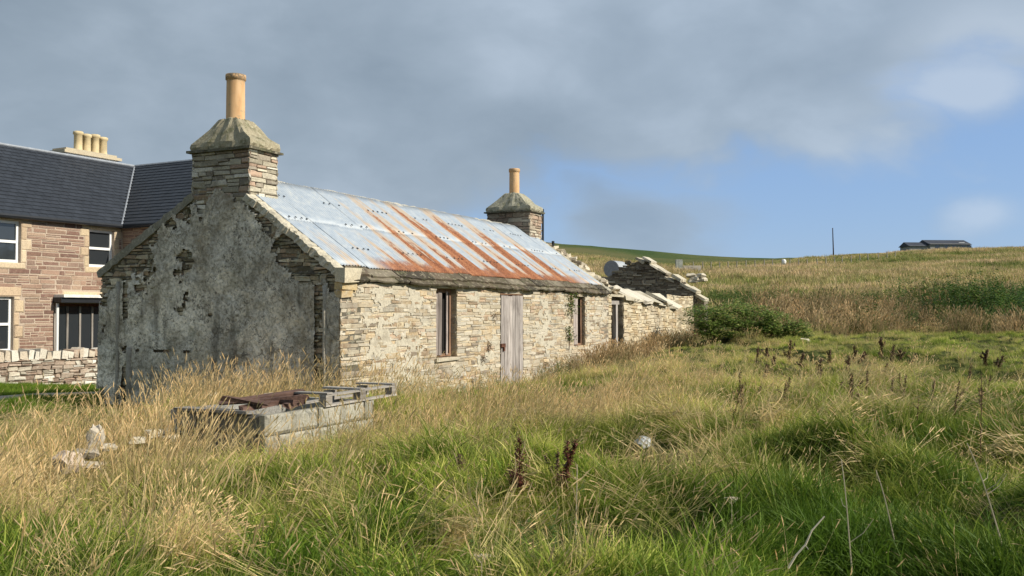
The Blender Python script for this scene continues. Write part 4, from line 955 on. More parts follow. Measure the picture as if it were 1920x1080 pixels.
# far farm building on the rise
fb = P(1776, 470, 235)
far = empty('far_bungalow', (fb[0], fb[1], .75), math.radians(4), label='long low dark-roofed bungalow on the right-hand skyline', cat='bungalow')
gz = P(1762, 468, 235)[2]; tz = P(1762, 454.5, 235)[2]; wl = (1815-1737)/F*235
M['far_roof'] = mat_plain('far dark roof', (.045, .05, .065), .7, var=.2, sc=.5); M['far_wall'] = mat_plain('far grey wall', (.30, .29, .27), .8, var=.1, sc=.5)
m = MB(); m.box((-wl*.42, 0, gz-2), (wl*.58-.0, 7, gz+.75)); m.box((-wl*.42-5.0, .6, gz-2), (-wl*.42-.01, 5.5, gz+.3)); m.build('wall', M['far_wall'], far)
def prism(x0, x1, y0, y1, z0, z1): 
    return [(x0, y0, z0), (x1, y0, z0), (x1, y1, z0), (x0, y1, z0), (x0, (y0+y1)/2, z1), (x1, (y0+y1)/2, z1)], [(0, 1, 5, 4), (2, 3, 4, 5), (0, 4, 3), (1, 2, 5), (0, 3, 2, 1)]
m = MB(); m.add(*prism(-wl*.42-.3, wl*.58+.3, -.4, 7.4, gz+.5, tz+.1)); m.add(*prism(-wl*.42-5.3, -wl*.42-.31, .2, 5.9, gz+.1, gz+1.25)); m.build('roof', M['far_roof'], far)
for fx in (-.30, -.08, .12, .34, .5):
    m = MB(); m.box((wl*fx, -.04, gz-.6), (wl*fx+1.1, .0, gz+.35)); m.build('window', M['glass'], far)
m = MB(); m.box((wl*.36, 1.2, tz-.95), (wl*.36+1.5, 1.4, tz-.62)); m.build('rooflight', M['white'], far)
# fence beyond the rough field, each post a thing
lbf = ['weathered fence post in the distant fence line along the far field edge']
fpost = None
for k in range(24):
    px = 1300+k*16.5+random.uniform(-2, 2); p = P(px, 500-(k*.35), 118+k*1.0); z = hh(p[0], p[1])
    if fpost is None:
        m = MB(); m.tube([(0, 0, -.3), (0, 0, 1.25)], .07, 6, (1, 1, 1)); fpost = m.build('fence_post', M['post_wood'], None, label=lbf[0], cat='fence post', group='posts of the distant fence'); o = fpost
    else: o = fpost.copy(); C.objects.link(o)
    o['label'] = ORD[k]+(' from the left' if 0 < k < 23 else '')+' of the weathered posts in the distant fence line'
    o.location = (p[0], p[1], z); o.rotation_euler = (random.uniform(-.06, .06), random.uniform(-.06, .06), 0)
p = P(1470, 491, 112); m = MB(); rr_ = .28
m.add([(rr_*math.cos(2*math.pi*k/10)*math.cos(e_), rr_*math.sin(2*math.pi*k/10)*math.cos(e_), .34*math.sin(e_)) for e_ in (-1.2, -.5, .2, .8, 1.3) for k in range(10)], [(a*10+k, a*10+(k+1) % 10, (a+1)*10+(k+1) % 10, (a+1)*10+k) for a in range(4) for k in range(10)]+[tuple(range(10))[::-1], tuple(40+k for k in range(10))])
o = m.build('buoy', M['white'], None, label='small white buoy by the distant fence', cat='buoy'); o.location = p
p = P(1273, 497, 95); m = MB(); m.box((-.32, -.32, -1.5), (.32, .32, .55), (.4, .42, .38)); m.box((.45, -.1, -1.5), (2.2, .15, -.05), (.5, .45, .38)); o = m.build('gate_pillar', M['block'], None, label='squat grey gate pillar with a wall stub beyond the ruin', cat='pillar'); o.location = p
# fallen dyke stub right of the byre gable
for k, (px, py) in enumerate(((1296, 517), (1306, 521), (1314, 517), (1300, 526), (1318, 524))):
    rock(px, py, 46, .26, .2, .12, (.55, .49, .38), ['left end stone', 'middle stone', 'top right stone', 'low front stone', 'right end stone'][k]+' of the tumbled wall behind the byre gable', k, .1, grp='tumbled wall stones behind the byre')

# ================================================================== VEGETATION
def mat_grass(name, stops, trans=.35, spec=.2):
    m = bpy.data.materials.new(name); m.use_nodes = True; t = NT(m.node_tree); t.n.clear()
    br = attr(t, 'col'); sc_ = t.new('ShaderNodeSeparateColor'); t.l.new(br, sc_.inputs[0])    # r blade random, g height, b unused
    dry = attr(t, 'dry', 'INSTANCER', 'Fac'); val = attr(t, 'val', 'INSTANCER', 'Fac')
    d = t.math('ADD', dry, t.math('MULTIPLY', t.math('SUBTRACT', sc_.outputs[0], .5), .5))
    d = t.math('ADD', d, t.math('MULTIPLY', t.math('SUBTRACT', sc_.outputs[1], .5), .22), clamp=True)
    c = t.ramp(d, stops)
    c = t.mix(1.0, c, t.mix(val, (.62, .66, .6), (1.45, 1.4, 1.3)), 'MULTIPLY')
    df = t.new('ShaderNodeBsdfPrincipled'); t.put(df.inputs['Base Color'], c); df.inputs['Roughness'].default_value = .55; df.inputs['Specular IOR Level'].default_value = spec
    tr = t.new('ShaderNodeBsdfTranslucent'); t.put(tr.inputs[0], c)
    mx = t.new('ShaderNodeMixShader'); mx.inputs[0].default_value = trans; t.l.new(df.outputs[0], mx.inputs[1]); t.l.new(tr.outputs[0], mx.inputs[2])
    out = t.new('ShaderNodeOutputMaterial'); t.l.new(mx.outputs[0], out.inputs[0]); return m
GR = [(0.0, (.085, .155, .016)), (.20, (.20, .275, .034)), (.40, (.38, .39, .09)), (.58, (.54, .475, .20)), (.76, (.57, .44, .23)), (1.0, (.68, .53, .32))]
M['grass'] = mat_grass('field grass', GR)
BRW = [(0.0, (.08, .12, .03)), (.35, (.19, .17, .075)), (.6, (.33, .235, .135)), (.8, (.48, .34, .20)), (1.0, (.62, .48, .30))]
FG = [(0.0, (.065, .115, .02)), (.25, (.17, .22, .05)), (.45, (.35, .33, .12)), (.62, (.46, .355, .19)), (.8, (.56, .42, .26)), (1.0, (.62, .48, .31))]
M['far_grass'] = mat_grass('far field grass', FG, .25)
M['weed'] = mat_grass('brown weeds', BRW, .2)
GRN = [(0.0, (.025, .06, .012)), (.4, (.055, .115, .02)), (.75, (.11, .18, .035)), (1.0, (.2, .22, .07))]
M['leaf'] = mat_grass('nettle green', GRN, .3)

src = {}
def tuft(kind, mat, nbl, rad, hgt, wid, lean, droop, seg=4, head=0.0, seed=0, spread=.5):
    """a tuft of ribbon blades as one mesh"""
    r = np.random.default_rng(seed); V = []; Fc = []; Cc = []
    for b in range(nbl):
        a = r.uniform(0, 2*math.pi); rr = rad*math.sqrt(r.uniform()); base = np.array([rr*math.cos(a), rr*math.sin(a), -.03])
        Lb = hgt*r.uniform(.55, 1.15); aw = r.normal(0, .9) if r.uniform() < .6 else r.uniform(0, 6.28)
        d = np.array([math.cos(aw)*lean*r.uniform(.2, 1.3)+math.cos(a)*rr/rad*spread*.6, math.sin(aw)*lean*r.uniform(.2, 1.3)+math.sin(a)*rr/rad*spread*.6, 1.0]); d /= np.linalg.norm(d)
        side = np.cross(d, (math.cos(r.uniform(0, 6.28)), math.sin(r.uniform(0, 6.28)), .2)); side /= np.linalg.norm(side)
        p = base.copy(); dr = droop*r.uniform(.3, 1.4); br = r.uniform(); wv = wid*r.uniform(.7, 1.3); o = len(V)
        hz_ = np.array([d[0], d[1], 0]); hz_ = hz_/(np.linalg.norm(hz_)+1e-6)
        for k in range(seg+1):
            f = k/seg; w_ = wv*(1-f**2.2)*.5+.0003
            V.append(p-side*w_); V.append(p+side*w_); Cc += [(br, f, 0)]*2
            if k < seg:
                d = d+(hz_*.75-np.array([0, 0, .75]))*dr*(f+.15)/seg; d /= np.linalg.norm(d); p = p+d*Lb/seg
        Fc += [(o+2*k, o+2*k+1, o+2*k+3, o+2*k+2) for k in range(seg)]
        if head:
            hl = head*r.uniform(.6, 1.2); q_ = p; n_s = 5; w2 = wid*1.6
            for s_ in range(2):
                sd = side if s_ == 0 else np.cross(side, d); o = len(V)
                for k in range(n_s+1):
                    f = k/n_s; w_ = w2*math.sin(math.pi*min(1, f*.9+.08))*(1 if k % 2 else .6)
                    pt = q_-d*hl*.5+d*hl*f+hz_*hl*.15*f*f; V.append(pt-sd*w_); V.append(pt+sd*w_); Cc += [(min(1, br*.5+.6), 1, 0)]*2
                Fc += [(o+2*k, o+2*k+1, o+2*k+3, o+2*k+2) for k in range(n_s)]
    me = bpy.data.meshes.new(kind); me.from_pydata([tuple(v) for v in V], [], Fc); me.materials.append(mat)
    ca = me.color_attributes.new('col', 'FLOAT_COLOR', 'POINT'); ca.data.foreach_set('color', np.array([(*c, 1) for c in Cc], dtype=np.float32).ravel())
    me.polygons.foreach_set('use_smooth', [True]*len(me.polygons))
    return bpy.data.objects.new(kind, me)
def source(name, objs):
    c = bpy.data.collections.new(name)
    for i, o in enumerate(objs): o.name = '%s_%02d' % (name, i); c.objects.link(o)
    src[name] = (c, len(objs))
source('soft_grass', [tuft('g', M['grass'], 80, .17, .40, (.005, .0075, .011)[i % 3], .4, 1.5, 5, 0, 100+i) for i in range(6)])
source('mat_grass', [tuft('g', M['grass'], 90, .20, .34, .0075, .7, 1.9, 5, 0, 120+i) for i in range(5)])
source('stem_grass', [tuft('g', M['grass'], 20, .17, .78, .0036, .22, .30, 4, .12, 140+i) for i in range(6)])
source('straw_tussock', [tuft('g', M['grass'], 90, .14, .85, .005, .22, 1.1, 6, .07, 160+i, .35) for i in range(3)])
source('mid_grass', [tuft('g', M['grass'], 60, .30, .40, .014, .35, .9, 3, 0, 180+i) for i in range(5)])
source('mid_stem', [tuft('g', M['grass'], 34, .35, .70, .010, .2, .35, 3, .12, 200+i) for i in range(4)])
source('far_grass', [tuft('g', M['far_grass'], 50, .9, .62, .05, .3, .6, 2, 0, 220+i) for i in range(4)])
source('brown_weed', [tuft('g', M['weed'], 45, .30, .85, .011, .25, .4, 4, .16, 240+i) for i in range(4)])
def leafy(seed, n=70, hgt=.95, rad=.3, ls=.055):
    r = np.random.default_rng(seed); V = []; Fc = []; Cc = []
    for s in range(9):
        a = r.uniform(0, 6.28); rr = rad*math.sqrt(r.uniform()); b = np.array([rr*math.cos(a), rr*math.sin(a), 0]); tp_ = b+np.array([r.normal(0, .12), r.normal(0, .12), hgt*r.uniform(.6, 1.1)])
        for k in range(n//2):
            f = r.uniform(.05, 1); p = b+(tp_-b)*f; an = r.uniform(0, 6.28); L_ = ls*r.uniform(.6, 1.4)*(1.3-f*.6); d = np.array([math.cos(an), math.sin(an), r.uniform(-.5, .5)]); d /= np.linalg.norm(d); sd = np.cross(d, (0, 0, 1)); sd = sd/np.linalg.norm(sd)+np.array([0, 0, r.uniform(-.5, .5)])
            o = len(V); V += [p, p+d*L_*.5+sd*L_*.32, p+d*L_*1.1, p+d*L_*.5-sd*L_*.32]; Fc.append((o, o+1, o+2, o+3)); Cc += [(r.uniform(), f, 0)]*4
    me = bpy.data.meshes.new('l'); me.from_pydata([tuple(v) for v in V], [], Fc); me.materials.append(M['leaf'])
    ca = me.color_attributes.new('col', 'FLOAT_COLOR', 'POINT'); ca.data.foreach_set('color', np.array([(*c, 1) for c in Cc], dtype=np.float32).ravel())
    return bpy.data.objects.new('l', me)
source('leafy_weed', [leafy(260+i) for i in range(4)])

def scatter(name, srcname, X, Y, dry, val, scl, lean_dir, lean_amt, zoff=0.0, label=None, cat=None):
    c, n = src[srcname]; N = len(X); Z = h(X, Y)+zoff
    me = bpy.data.meshes.new(name); me.vertices.add(N); me.vertices.foreach_set('co', np.stack([X, Y, Z], -1).astype(np.float32).ravel())
    yaw = lean_dir+rng.normal(0, .55, N)
    rot = np.stack([np.zeros(N), lean_amt, yaw], -1)
    me.attributes.new('rot', 'FLOAT_VECTOR', 'POINT').data.foreach_set('vector', rot.astype(np.float32).ravel())
    for k, v in (('dry', dry), ('val', val), ('scl', scl)): me.attributes.new(k, 'FLOAT', 'POINT').data.foreach_set('value', np.asarray(v, dtype=np.float32))
    me.attributes.new('idx', 'INT', 'POINT').data.foreach_set('value', rng.integers(0, n, N).astype(np.int32))
    o = bpy.data.objects.new(name, me); C.objects.link(o); o['kind'] = 'stuff'
    if label: o['label'] = label; o['category'] = cat
    ng = bpy.data.node_groups.new(name, 'GeometryNodeTree'); ng.interface.new_socket('Geometry', in_out='INPUT', socket_type='NodeSocketGeometry'); ng.interface.new_socket('Geometry', in_out='OUTPUT', socket_type='NodeSocketGeometry')
    N_ = ng.nodes; gi = N_.new('NodeGroupInput'); gout = N_.new('NodeGroupOutput'); ip = N_.new('GeometryNodeInstanceOnPoints'); ci = N_.new('GeometryNodeCollectionInfo')
    ci.inputs['Collection'].default_value = c; ci.inputs['Separate Children'].default_value = True; ci.inputs['Reset Children'].default_value = True
    ip.inputs['Pick Instance'].default_value = True
    def na(nm, typ): q_ = N_.new('GeometryNodeInputNamedAttribute'); q_.data_type = typ; q_.inputs[0].default_value = nm; return q_.outputs[0]
    e2r = N_.new('FunctionNodeEulerToRotation'); ng.links.new(na('rot', 'FLOAT_VECTOR'), e2r.inputs[0])
    ng.links.new(gi.outputs[0], ip.inputs['Points']); ng.links.new(ci.outputs[0], ip.inputs['Instance']); ng.links.new(na('idx', 'INT'), ip.inputs['Instance Index']); ng.links.new(e2r.outputs[0], ip.inputs['Rotation']); ng.links.new(na('scl', 'FLOAT'), ip.inputs['Scale']); ng.links.new(ip.outputs[0], gout.inputs[0])
    md = o.modifiers.new('scatter', 'NODES'); md.node_group = ng; return o

# dryness control points, placed on the ground
DC = [(40, 950, .85), (310, 1010, .75), (100, 1060, .3), (200, 870, .75), (60, 800, .6), (200, 785, .5), (400, 860, .66), (340, 760, .9), (480, 960, .35), (600, 1000, .15), (560, 900, .42), (700, 850, .55), (700, 1000, .2), (850, 800, .6), (800, 900, .35), (900, 1020, .3),
      (980, 740, .12), (1050, 860, .35), (1100, 790, .7), (1250, 710, .75), (1400, 760, .68), (1200, 1000, .25), (1300, 880, .42), (1500, 850, .35), (1500, 1000, .12), (1700, 720, .5), (1600, 662, .62), (1850, 664, .5), (1450, 655, .62), (1800, 900, .25), (1700, 1020, .25), (1880, 780, .35),
      (1450, 560, .78), (1600, 522, .66), (1800, 512, .62), (1400, 505, .55), (1850, 540, .6), (1400, 545, .5), (1600, 560, .72), (1280, 560, .55), (1150, 690, .6), (-100, 900, .7), (-100, 760, .3), (90, 740, .02), (2000, 900, .3), (2000, 600, .5), (1850, 490, .45), (1500, 500, .55)]
DCw = np.array([(*Gp(a, b_, .25), c_) for a, b_, c_ in DC])
def dryness(X, Y):
    s = np.zeros_like(X); ws = np.zeros_like(X)
    for x, y, v in DCw:
        R = .10*y+.15; d2 = ((X-x)**2+((Y-y)/1.8)**2)/(R*R); wv = 1/(d2+.25)**1.7; s += wv*v; ws += wv
    b = s/ws-np.clip((-X)/16, 0, .06)-.035-np.clip((7.0-Y)/10, 0, .12)-np.clip((X-1)/20, 0, .07)
    return b*.95-.03+(fbm(X, Y, 1.6, 41, 3)-.5)*.75+(fbm(X, Y, .4, 43, 2)-.5)*.3
def keep_mask(X, Y, margin=.0):
    lx, ly = to_local(X, Y); k = ~((lx > -margin-.05) & (lx < 21.4+margin) & (ly > -.02-margin) & (ly < 5.3+margin))
    a = X-bp[0]; b_ = Y-bp[1]; px_ = a*U[0]+b_*U[1]; py_ = a*G[0]+b_*G[1]; k &= ~((px_ > -.06) & (px_ < 2.0) & (py_ > -.05) & (py_ < 1.4))
    a = X-HX; b_ = Y-HY; px_ = a*U2[0]+b_*U2[1]; py_ = a*G2[0]+b_*G2[1]; k &= ~((px_ > -12) & (px_ < 6) & (py_ > -.6) & (py_ < 6)) & ~((px_ > -.5) & (px_ < 6) & (py_ > -3) & (py_ < 1))
    a = X-DX; b_ = Y-DY; py_ = a*G2[0]+b_*G2[1]; k &= ~((X < -4.6) & (py_ > -.05) & (py_ < .6)) & ~((X < -4.6) & (py_ > -3.8) & (py_ < -2.7) & (Y > 13))
    return k
def cloud(n, d0, d1, side=1.35):
    """random ground points between two distances, evenly by area"""
    Y = np.sqrt(rng.uniform(d0**2, d1**2, n)); X = rng.uniform(-.56, .56, n)*side*Y+rng.uniform(-.5, .5, n)
    k = keep_mask(X, Y); return X[k], Y[k]
def garden(X, Y):
    a = X-DX; b_ = Y-DY; py_ = a*G2[0]+b_*G2[1]; lx, ly = to_local(X, Y); return (ly > 5.0) & (py_ < 9) & (X < -5)
def wallnear(X, Y): return np.clip(rect_dist(X, Y)/1.2, .35, 1)
def lowf(X, Y):
    """shorter growth right before the block pen, the loose stones and on the trodden left side"""
    a = X-bp[0]; b_ = Y-bp[1]; lx = a*U[0]+b_*U[1]; ly = a*G[0]+b_*G[1]
    d = np.hypot(np.maximum(np.maximum(-lx, lx-2.0), 0), np.maximum(np.maximum(-ly, ly-1.3), 0))
    f = np.clip(.46+d*.8, .46, 1)
    sx, sy = -4.0, 9.4; f = np.minimum(f, np.clip(.42+.8*np.hypot((X-sx)/1.6, (Y-sy)/1.2), .3, 1))
    f = np.minimum(f, np.where((X < -5.0) & (Y > 11.5), .25, 1))
    f = np.minimum(f, np.clip(.10+.9*np.hypot((X-BX)/.6, (Y-BY+.6)/1.1)-.35, .10, 1)); f = np.minimum(f, np.clip(.30+.8*(np.hypot((X-.2)/.8, (Y-5.9)/1.1)-.4), .30, 1))
    lx, ly = to_local(X, Y); f = np.minimum(f, np.where((lx > 6) & (lx < 19) & (ly > -2.5), .5, 1))
    f = f*np.clip(1.0-(X+1.0)*.05, .62, 1.0)
    return f
def lean_field(X, Y): return np.where(X < 1.5, .25, 2.6)+(fbm(X, Y, 3.5, 51, 2)-.5)*2.8
# near carpet
X, Y = cloud(17000, 3.6, 13); k = (fbm(X, Y, .55, 93, 2) > .36) | (rng.uniform(0, 1, len(X)) < .25); X, Y = X[k], Y[k]; g = garden(X, Y); dr = dryness(X, Y)+mounds(X, Y)*.6-.06
scatter('grass', 'soft_grass', X, Y, dr*.72-.02, rng.uniform(0, .5, len(X))+np.clip((fbm(X, Y, 1.2, 45, 3)-.5)*2.6+.3, 0, .8), rng.uniform(.55, 1.05, len(X))*(.25+1.15*fbm(X, Y, 1.0, 47, 2))*lowf(X, Y), lean_field(X, Y), rng.normal(.5, .2, len(X)))  # val noise paints bright and dark patches, like lit tussocks and shaded hollows
X, Y = cloud(7000, 3.6, 14); k = (fbm(X, Y, .55, 93, 2) > .40) | (rng.uniform(0, 1, len(X)) < .2); X, Y = X[k], Y[k]; dr = dryness(X, Y)
scatter('matted_grass', 'mat_grass', X, Y, dr*.85, rng.uniform(0, .5, len(X))+np.clip((fbm(X, Y, 1.2, 45, 3)-.5)*2.6+.3, 0, .8), rng.uniform(.7, 1.3, len(X))*lowf(X, Y), lean_field(X, Y), rng.normal(.45, .15, len(X)))
# mid carpet
X, Y = cloud(26000, 12, 42, 1.25); g = garden(X, Y); dr = dryness(X, Y); dr = np.where(g, .05, dr)
scl = rng.uniform(.45, .95, len(X))*(.35+.6*fbm(X, Y, 1.2, 47, 2)); scl = np.where(g, .22, scl)*lowf(X, Y)
scatter('meadow_grass', 'mid_grass', X, Y, dr*.9, rng.uniform(0, .6, len(X))+np.clip((fbm(X, Y, 2, 45, 3)-.5)*2+.3, 0, .7), scl, lean_field(X, Y), rng.normal(.2, .12, len(X)))
# extra short lawn
X = rng.uniform(-16, -5, 9000); Y = rng.uniform(15, 27, 9000); k = keep_mask(X, Y) & garden(X, Y); X, Y = X[k], Y[k]
scatter('lawn', 'mid_grass', X, Y, np.full(len(X), -.05), rng.uniform(.4, 1, len(X)), rng.uniform(.2, .35, len(X)), lean_field(X, Y), rng.normal(.1, .1, len(X)))
# tall seeding stems where it is dry
X, Y = cloud(8200, 4.2, 14.5); dr = dryness(X, Y)
pr = np.clip((dr-.25)*1.7, .05, np.where(X < .3, .95, .7))*np.clip(lowf(X, Y)*1.2-.1, .12, 1)*np.clip(fbm(X, Y, .8, 91, 2)*2.4-.45, .15, 1)*np.clip((5.5-X)/5, .35, 1); k = rng.uniform(0, 1, len(X)) < pr; k &= ~garden(X, Y) & ~((X < -6) & (Y > 12.5)); X, Y, dr = X[k], Y[k], dr[k]
scatter('seeding_grass', 'stem_grass', X, Y, np.clip(dr*.38+.52, .5, .95), rng.uniform(0, 1, len(X)), rng.uniform(.45, 1.0, len(X))*np.clip(.98-X*.12, .5, 1.18)*np.clip(lowf(X, Y)+.3, .3, 1), np.where(X < 2, .1, .0)+rng.normal(0, .3, len(X))+np.where((X > 1) & (Y < 9), 2.8, 0), rng.normal(.16, .09, len(X)))
X, Y = cloud(11000, 13, 44, 1.25); dr = dryness(X, Y); k = (rng.uniform(0, 1, len(X)) < np.clip((dr-.42)*1.5, .03, .75)) & ~garden(X, Y) & ~((X < -6) & (Y > 12)); X, Y, dr = X[k], Y[k], dr[k]
scatter('seeding_meadow_grass', 'mid_stem', X, Y, np.clip(dr*.45+.48, .5, .92), rng.uniform(0, 1, len(X)), rng.uniform(.35, .72, len(X))*lowf(X, Y), rng.normal(.2, .5, len(X)), rng.normal(.15, .08, len(X)))
X, Y = cloud(2200, 4, 13); k = (fbm(X, Y, .7, 95, 2) > .55) & (dryness(X, Y) > .3); X, Y = X[k], Y[k]
scatter('dead_thatch', 'mat_grass', X, Y, rng.uniform(.6, .95, len(X)), rng.uniform(0, .7, len(X)), rng.uniform(.6, 1.1, len(X)), rng.uniform(0, 6.28, len(X)), rng.uniform(.9, 1.35, len(X)), zoff=.06)
X, Y = cloud(1000, 4.2, 14); dr = dryness(X, Y)
scatter('fallen_stems', 'stem_grass', X, Y, rng.uniform(.45, .9, len(X)), rng.uniform(0, 1, len(X)), rng.uniform(.4, .8, len(X)), rng.uniform(0, 6.28, len(X)), rng.uniform(.7, 1.3, len(X)), zoff=.08)
# bright straw tussocks
TP = [(25, 1000, 1.15), (60, 960, 1.1), (0, 930, 1.1), (-30, 980, 1.1), (90, 900, .9), (310, 1040, 1.0), (335, 1075, 1.05), (290, 1085, 1.1), (350, 1030, .9), (240, 860, .7), (40, 905, .8), (330, 765, .8), (300, 768, .8), (370, 765, .8), (400, 768, .7), (270, 775, .8), (350, 775, .7), (1290, 950, .6), (1330, 960, .5), (1105, 800, .6), (830, 1040, .55)]
tX = []; tY = []; tS = []
for px, py, s_ in TP:
    x, y = Gp(px, py, .2)
    for k in range(2): tX.append(x+random.uniform(-.12, .12)); tY.append(y+random.uniform(-.12, .12)); tS.append(s_*random.uniform(.7, .95))
tX, tY, tS = map(np.array, (tX, tY, tS))
scatter('straw_tussocks', 'straw_tussock', tX, tY, rng.uniform(.72, .9, len(tX)), rng.uniform(.5, 1, len(tX)), tS*.62, np.full(len(tX), .1)+rng.normal(0, .3, len(tX)), rng.normal(.5, .12, len(tX)))
# far field
X, Y = cloud(36000, 40, 170, 1.15); dr = dryness(X, Y)+.20+(fbm(X*.5, Y, 9, 49, 3)-.5)*1.0
scatter('far_field_grass', 'far_grass', X, Y, np.clip(dr*.9-.02, 0, .92), rng.uniform(0, 1, len(X)), rng.uniform(.35, .9, len(X))*np.clip(.6+Y/120, .6, 1.3), rng.uniform(0, 6.28, len(X)), rng.normal(.1, .08, len(X)))
# brown weeds along the byre wall and the bank
def band(n, x0, x1, y0, y1, px0, px1, py0, py1):
    r = rng; pxs = r.uniform(px0, px1, n); pys = r.uniform(py0, py1, n); pts = np.array([Gp(a, b_, .3) for a, b_ in zip(pxs, pys)]); return pts[:, 0], pts[:, 1]
wx = []; wy = []
for k in range(120):
    lx = random.choice([random.uniform(7.2, 18), random.uniform(9, 15)]); ly = -abs(random.gauss(.25, .35))-.12; a, b_ = wxy(lx, ly); wx.append(a); wy.append(b_)
wx, wy = np.array(wx), np.array(wy)
scatter('brown_wall_weeds', 'brown_weed', wx, wy, rng.uniform(.2, .9, len(wx)), rng.uniform(0, 1, len(wx)), rng.uniform(.28, .62, len(wx)), rng.uniform(0, 6.28, len(wx)), rng.normal(.2, .15, len(wx)))
X, Y = band(520, 0, 0, 0, 0, 1400, 1930, 560, 625); 
scatter('brown_bank_weeds', 'brown_weed', X, Y, rng.uniform(.1, .9, len(X)), rng.uniform(0, 1, len(X)), rng.uniform(.4, 1.15, len(X))*np.clip(.4+fbm(X, Y, 2.5, 77, 2), .4, 1.2), rng.uniform(0, 6.28, len(X)), rng.normal(.2, .14, len(X)))
X, Y = band(900, 0, 0, 0, 0, 1560, 1990, 560, 620); k = rng.uniform(0, 1, len(X)) < np.clip((X/Y-.385)*8, .05, 1); X, Y = X[k], Y[k]
scatter('nettle_bank', 'leafy_weed', X, Y, rng.uniform(0, .8, len(X)), rng.uniform(0, 1, len(X)), rng.uniform(.8, 1.6, len(X))*np.clip(.4+fbm(X, Y, 3.0, 78, 2)*1.2, .5, 1.4), rng.uniform(0, 6.28, len(X)), rng.normal(0, .1, len(X)))
X, Y = band(160, 0, 0, 0, 0, 1330, 1640, 560, 580)
scatter('green_bank_weeds', 'leafy_weed', X, Y, rng.uniform(0, .8, len(X)), rng.uniform(0, 1, len(X)), rng.uniform(.7, 1.2, len(X)), rng.uniform(0, 6.28, len(X)), rng.normal(0, .1, len(X)))
wx = []; wy = []
for (l0, l1, n_) in ((1.2, 2.2, 10), (3.6, 4.6, 5), (6.6, 8.2, 14), (13.5, 18, 46)):
    for k in range(n_): a, b_ = wxy(random.uniform(l0, l1), -abs(random.gauss(.15, .2))-.12); wx.append(a); wy.append(b_)
wx, wy = np.array(wx), np.array(wy)
scatter('green_wall_weeds', 'leafy_weed', wx, wy, rng.uniform(.2, 1, len(wx)), rng.uniform(0, 1, len(wx)), rng.uniform(.3, .55, len(wx)), rng.uniform(0, 6.28, len(wx)), rng.normal(0, .1, len(wx)))

X, Y = cloud(170, 4.6, 12); dr = dryness(X, Y); k = dr < .5; X, Y = X[k], Y[k]
scatter('broad_leaf_weeds', 'leafy_weed', X, Y, rng.uniform(.3, 1, len(X)), rng.uniform(0, 1, len(X)), rng.uniform(.22, .38, len(X)), rng.uniform(0, 6.28, len(X)), rng.normal(0, .2, len(X)))
# leafy bush at the byre corner
def mat_leafobj(name, stops, trans=.3):
    m = bpy.data.materials.new(name); m.use_nodes = True; t = NT(m.node_tree); t.n.clear()
    sc_ = t.new('ShaderNodeSeparateColor'); t.l.new(attr(t, 'col'), sc_.inputs[0]); c = t.ramp(sc_.outputs[0], stops)
    df = t.new('ShaderNodeBsdfPrincipled'); t.put(df.inputs['Base Color'], c); df.inputs['Roughness'].default_value = .5; df.inputs['Specular IOR Level'].default_value = .3
    tr = t.new('ShaderNodeBsdfTranslucent'); t.put(tr.inputs[0], c); mx = t.new('ShaderNodeMixShader'); mx.inputs[0].default_value = trans
    t.l.new(df.outputs[0], mx.inputs[1]); t.l.new(tr.outputs[0], mx.inputs[2]); out = t.new('ShaderNodeOutputMaterial'); t.l.new(mx.outputs[0], out.inputs[0]); return m
M['bush_leaf'] = mat_leafobj('bush leaf', [(0, (.045, .09, .018)), (.45, (.13, .21, .036)), (.85, (.29, .37, .085)), (1, (.42, .37, .16))])
M['ivy_leaf'] = mat_leafobj('ivy leaf', [(0, (.03, .06, .012)), (.5, (.09, .15, .025)), (1, (.2, .25, .05))])
M['dock'] = mat_leafobj('dock seed', [(0, (.045, .014, .010)), (.5, (.11, .035, .022)), (1, (.2, .08, .045))], .15)
M['brown_dock'] = mat_leafobj('brown dock seed', [(0, (.06, .032, .018)), (.5, (.12, .07, .04)), (1, (.24, .15, .085))], .15)
M['pale_stem'] = mat_leafobj('pale dead stem', [(0, (.3, .24, .15)), (.5, (.5, .42, .29)), (1, (.68, .6, .45))], .1)
def leaves(mb, pts, size, r, flat=.5):
    for p in pts:
        an = r.uniform(0, 6.28); L_ = size*r.uniform(.6, 1.4); d = np.array([math.cos(an), math.sin(an), r.uniform(-flat, flat)]); d /= np.linalg.norm(d); sd = np.cross(d, (0, 0, 1)); sd = sd/np.linalg.norm(sd)+np.array([0, 0, r.uniform(-.6, .6)])
        v = r.uniform(0, 1); mb.add([p, p+d*L_*.5+sd*L_*.34, p+d*L_*1.05-np.array([0, 0, L_*.2]), p+d*L_*.5-sd*L_*.34], [(0, 1, 2, 3)], (v, v, v))
r = np.random.default_rng(5)
bx0, by0 = Gp(1412, 655); bz0 = hh(bx0, by0)+.05
bush = empty('leafy_bush', (bx0, by0+.6, bz0), 0, label='dense dark green leafy bush against the byre corner', cat='bush'); bush.scale = (.9, .9, .72)
m = MB(); pts = []
lob = [(-1.15, .2, .62, .62), (-.45, .1, .72, .62), (.3, 0, .62, .6), (.95, -.1, .42, .55), (1.45, -.2, .18, .45), (-.1, .9, .75, .7), (-1.3, .8, .7, .6), (-1.2, -.25, .25, .45), (-.4, -.3, .25, .5), (.5, -.3, .22, .45), (.7, .8, .55, .55)]
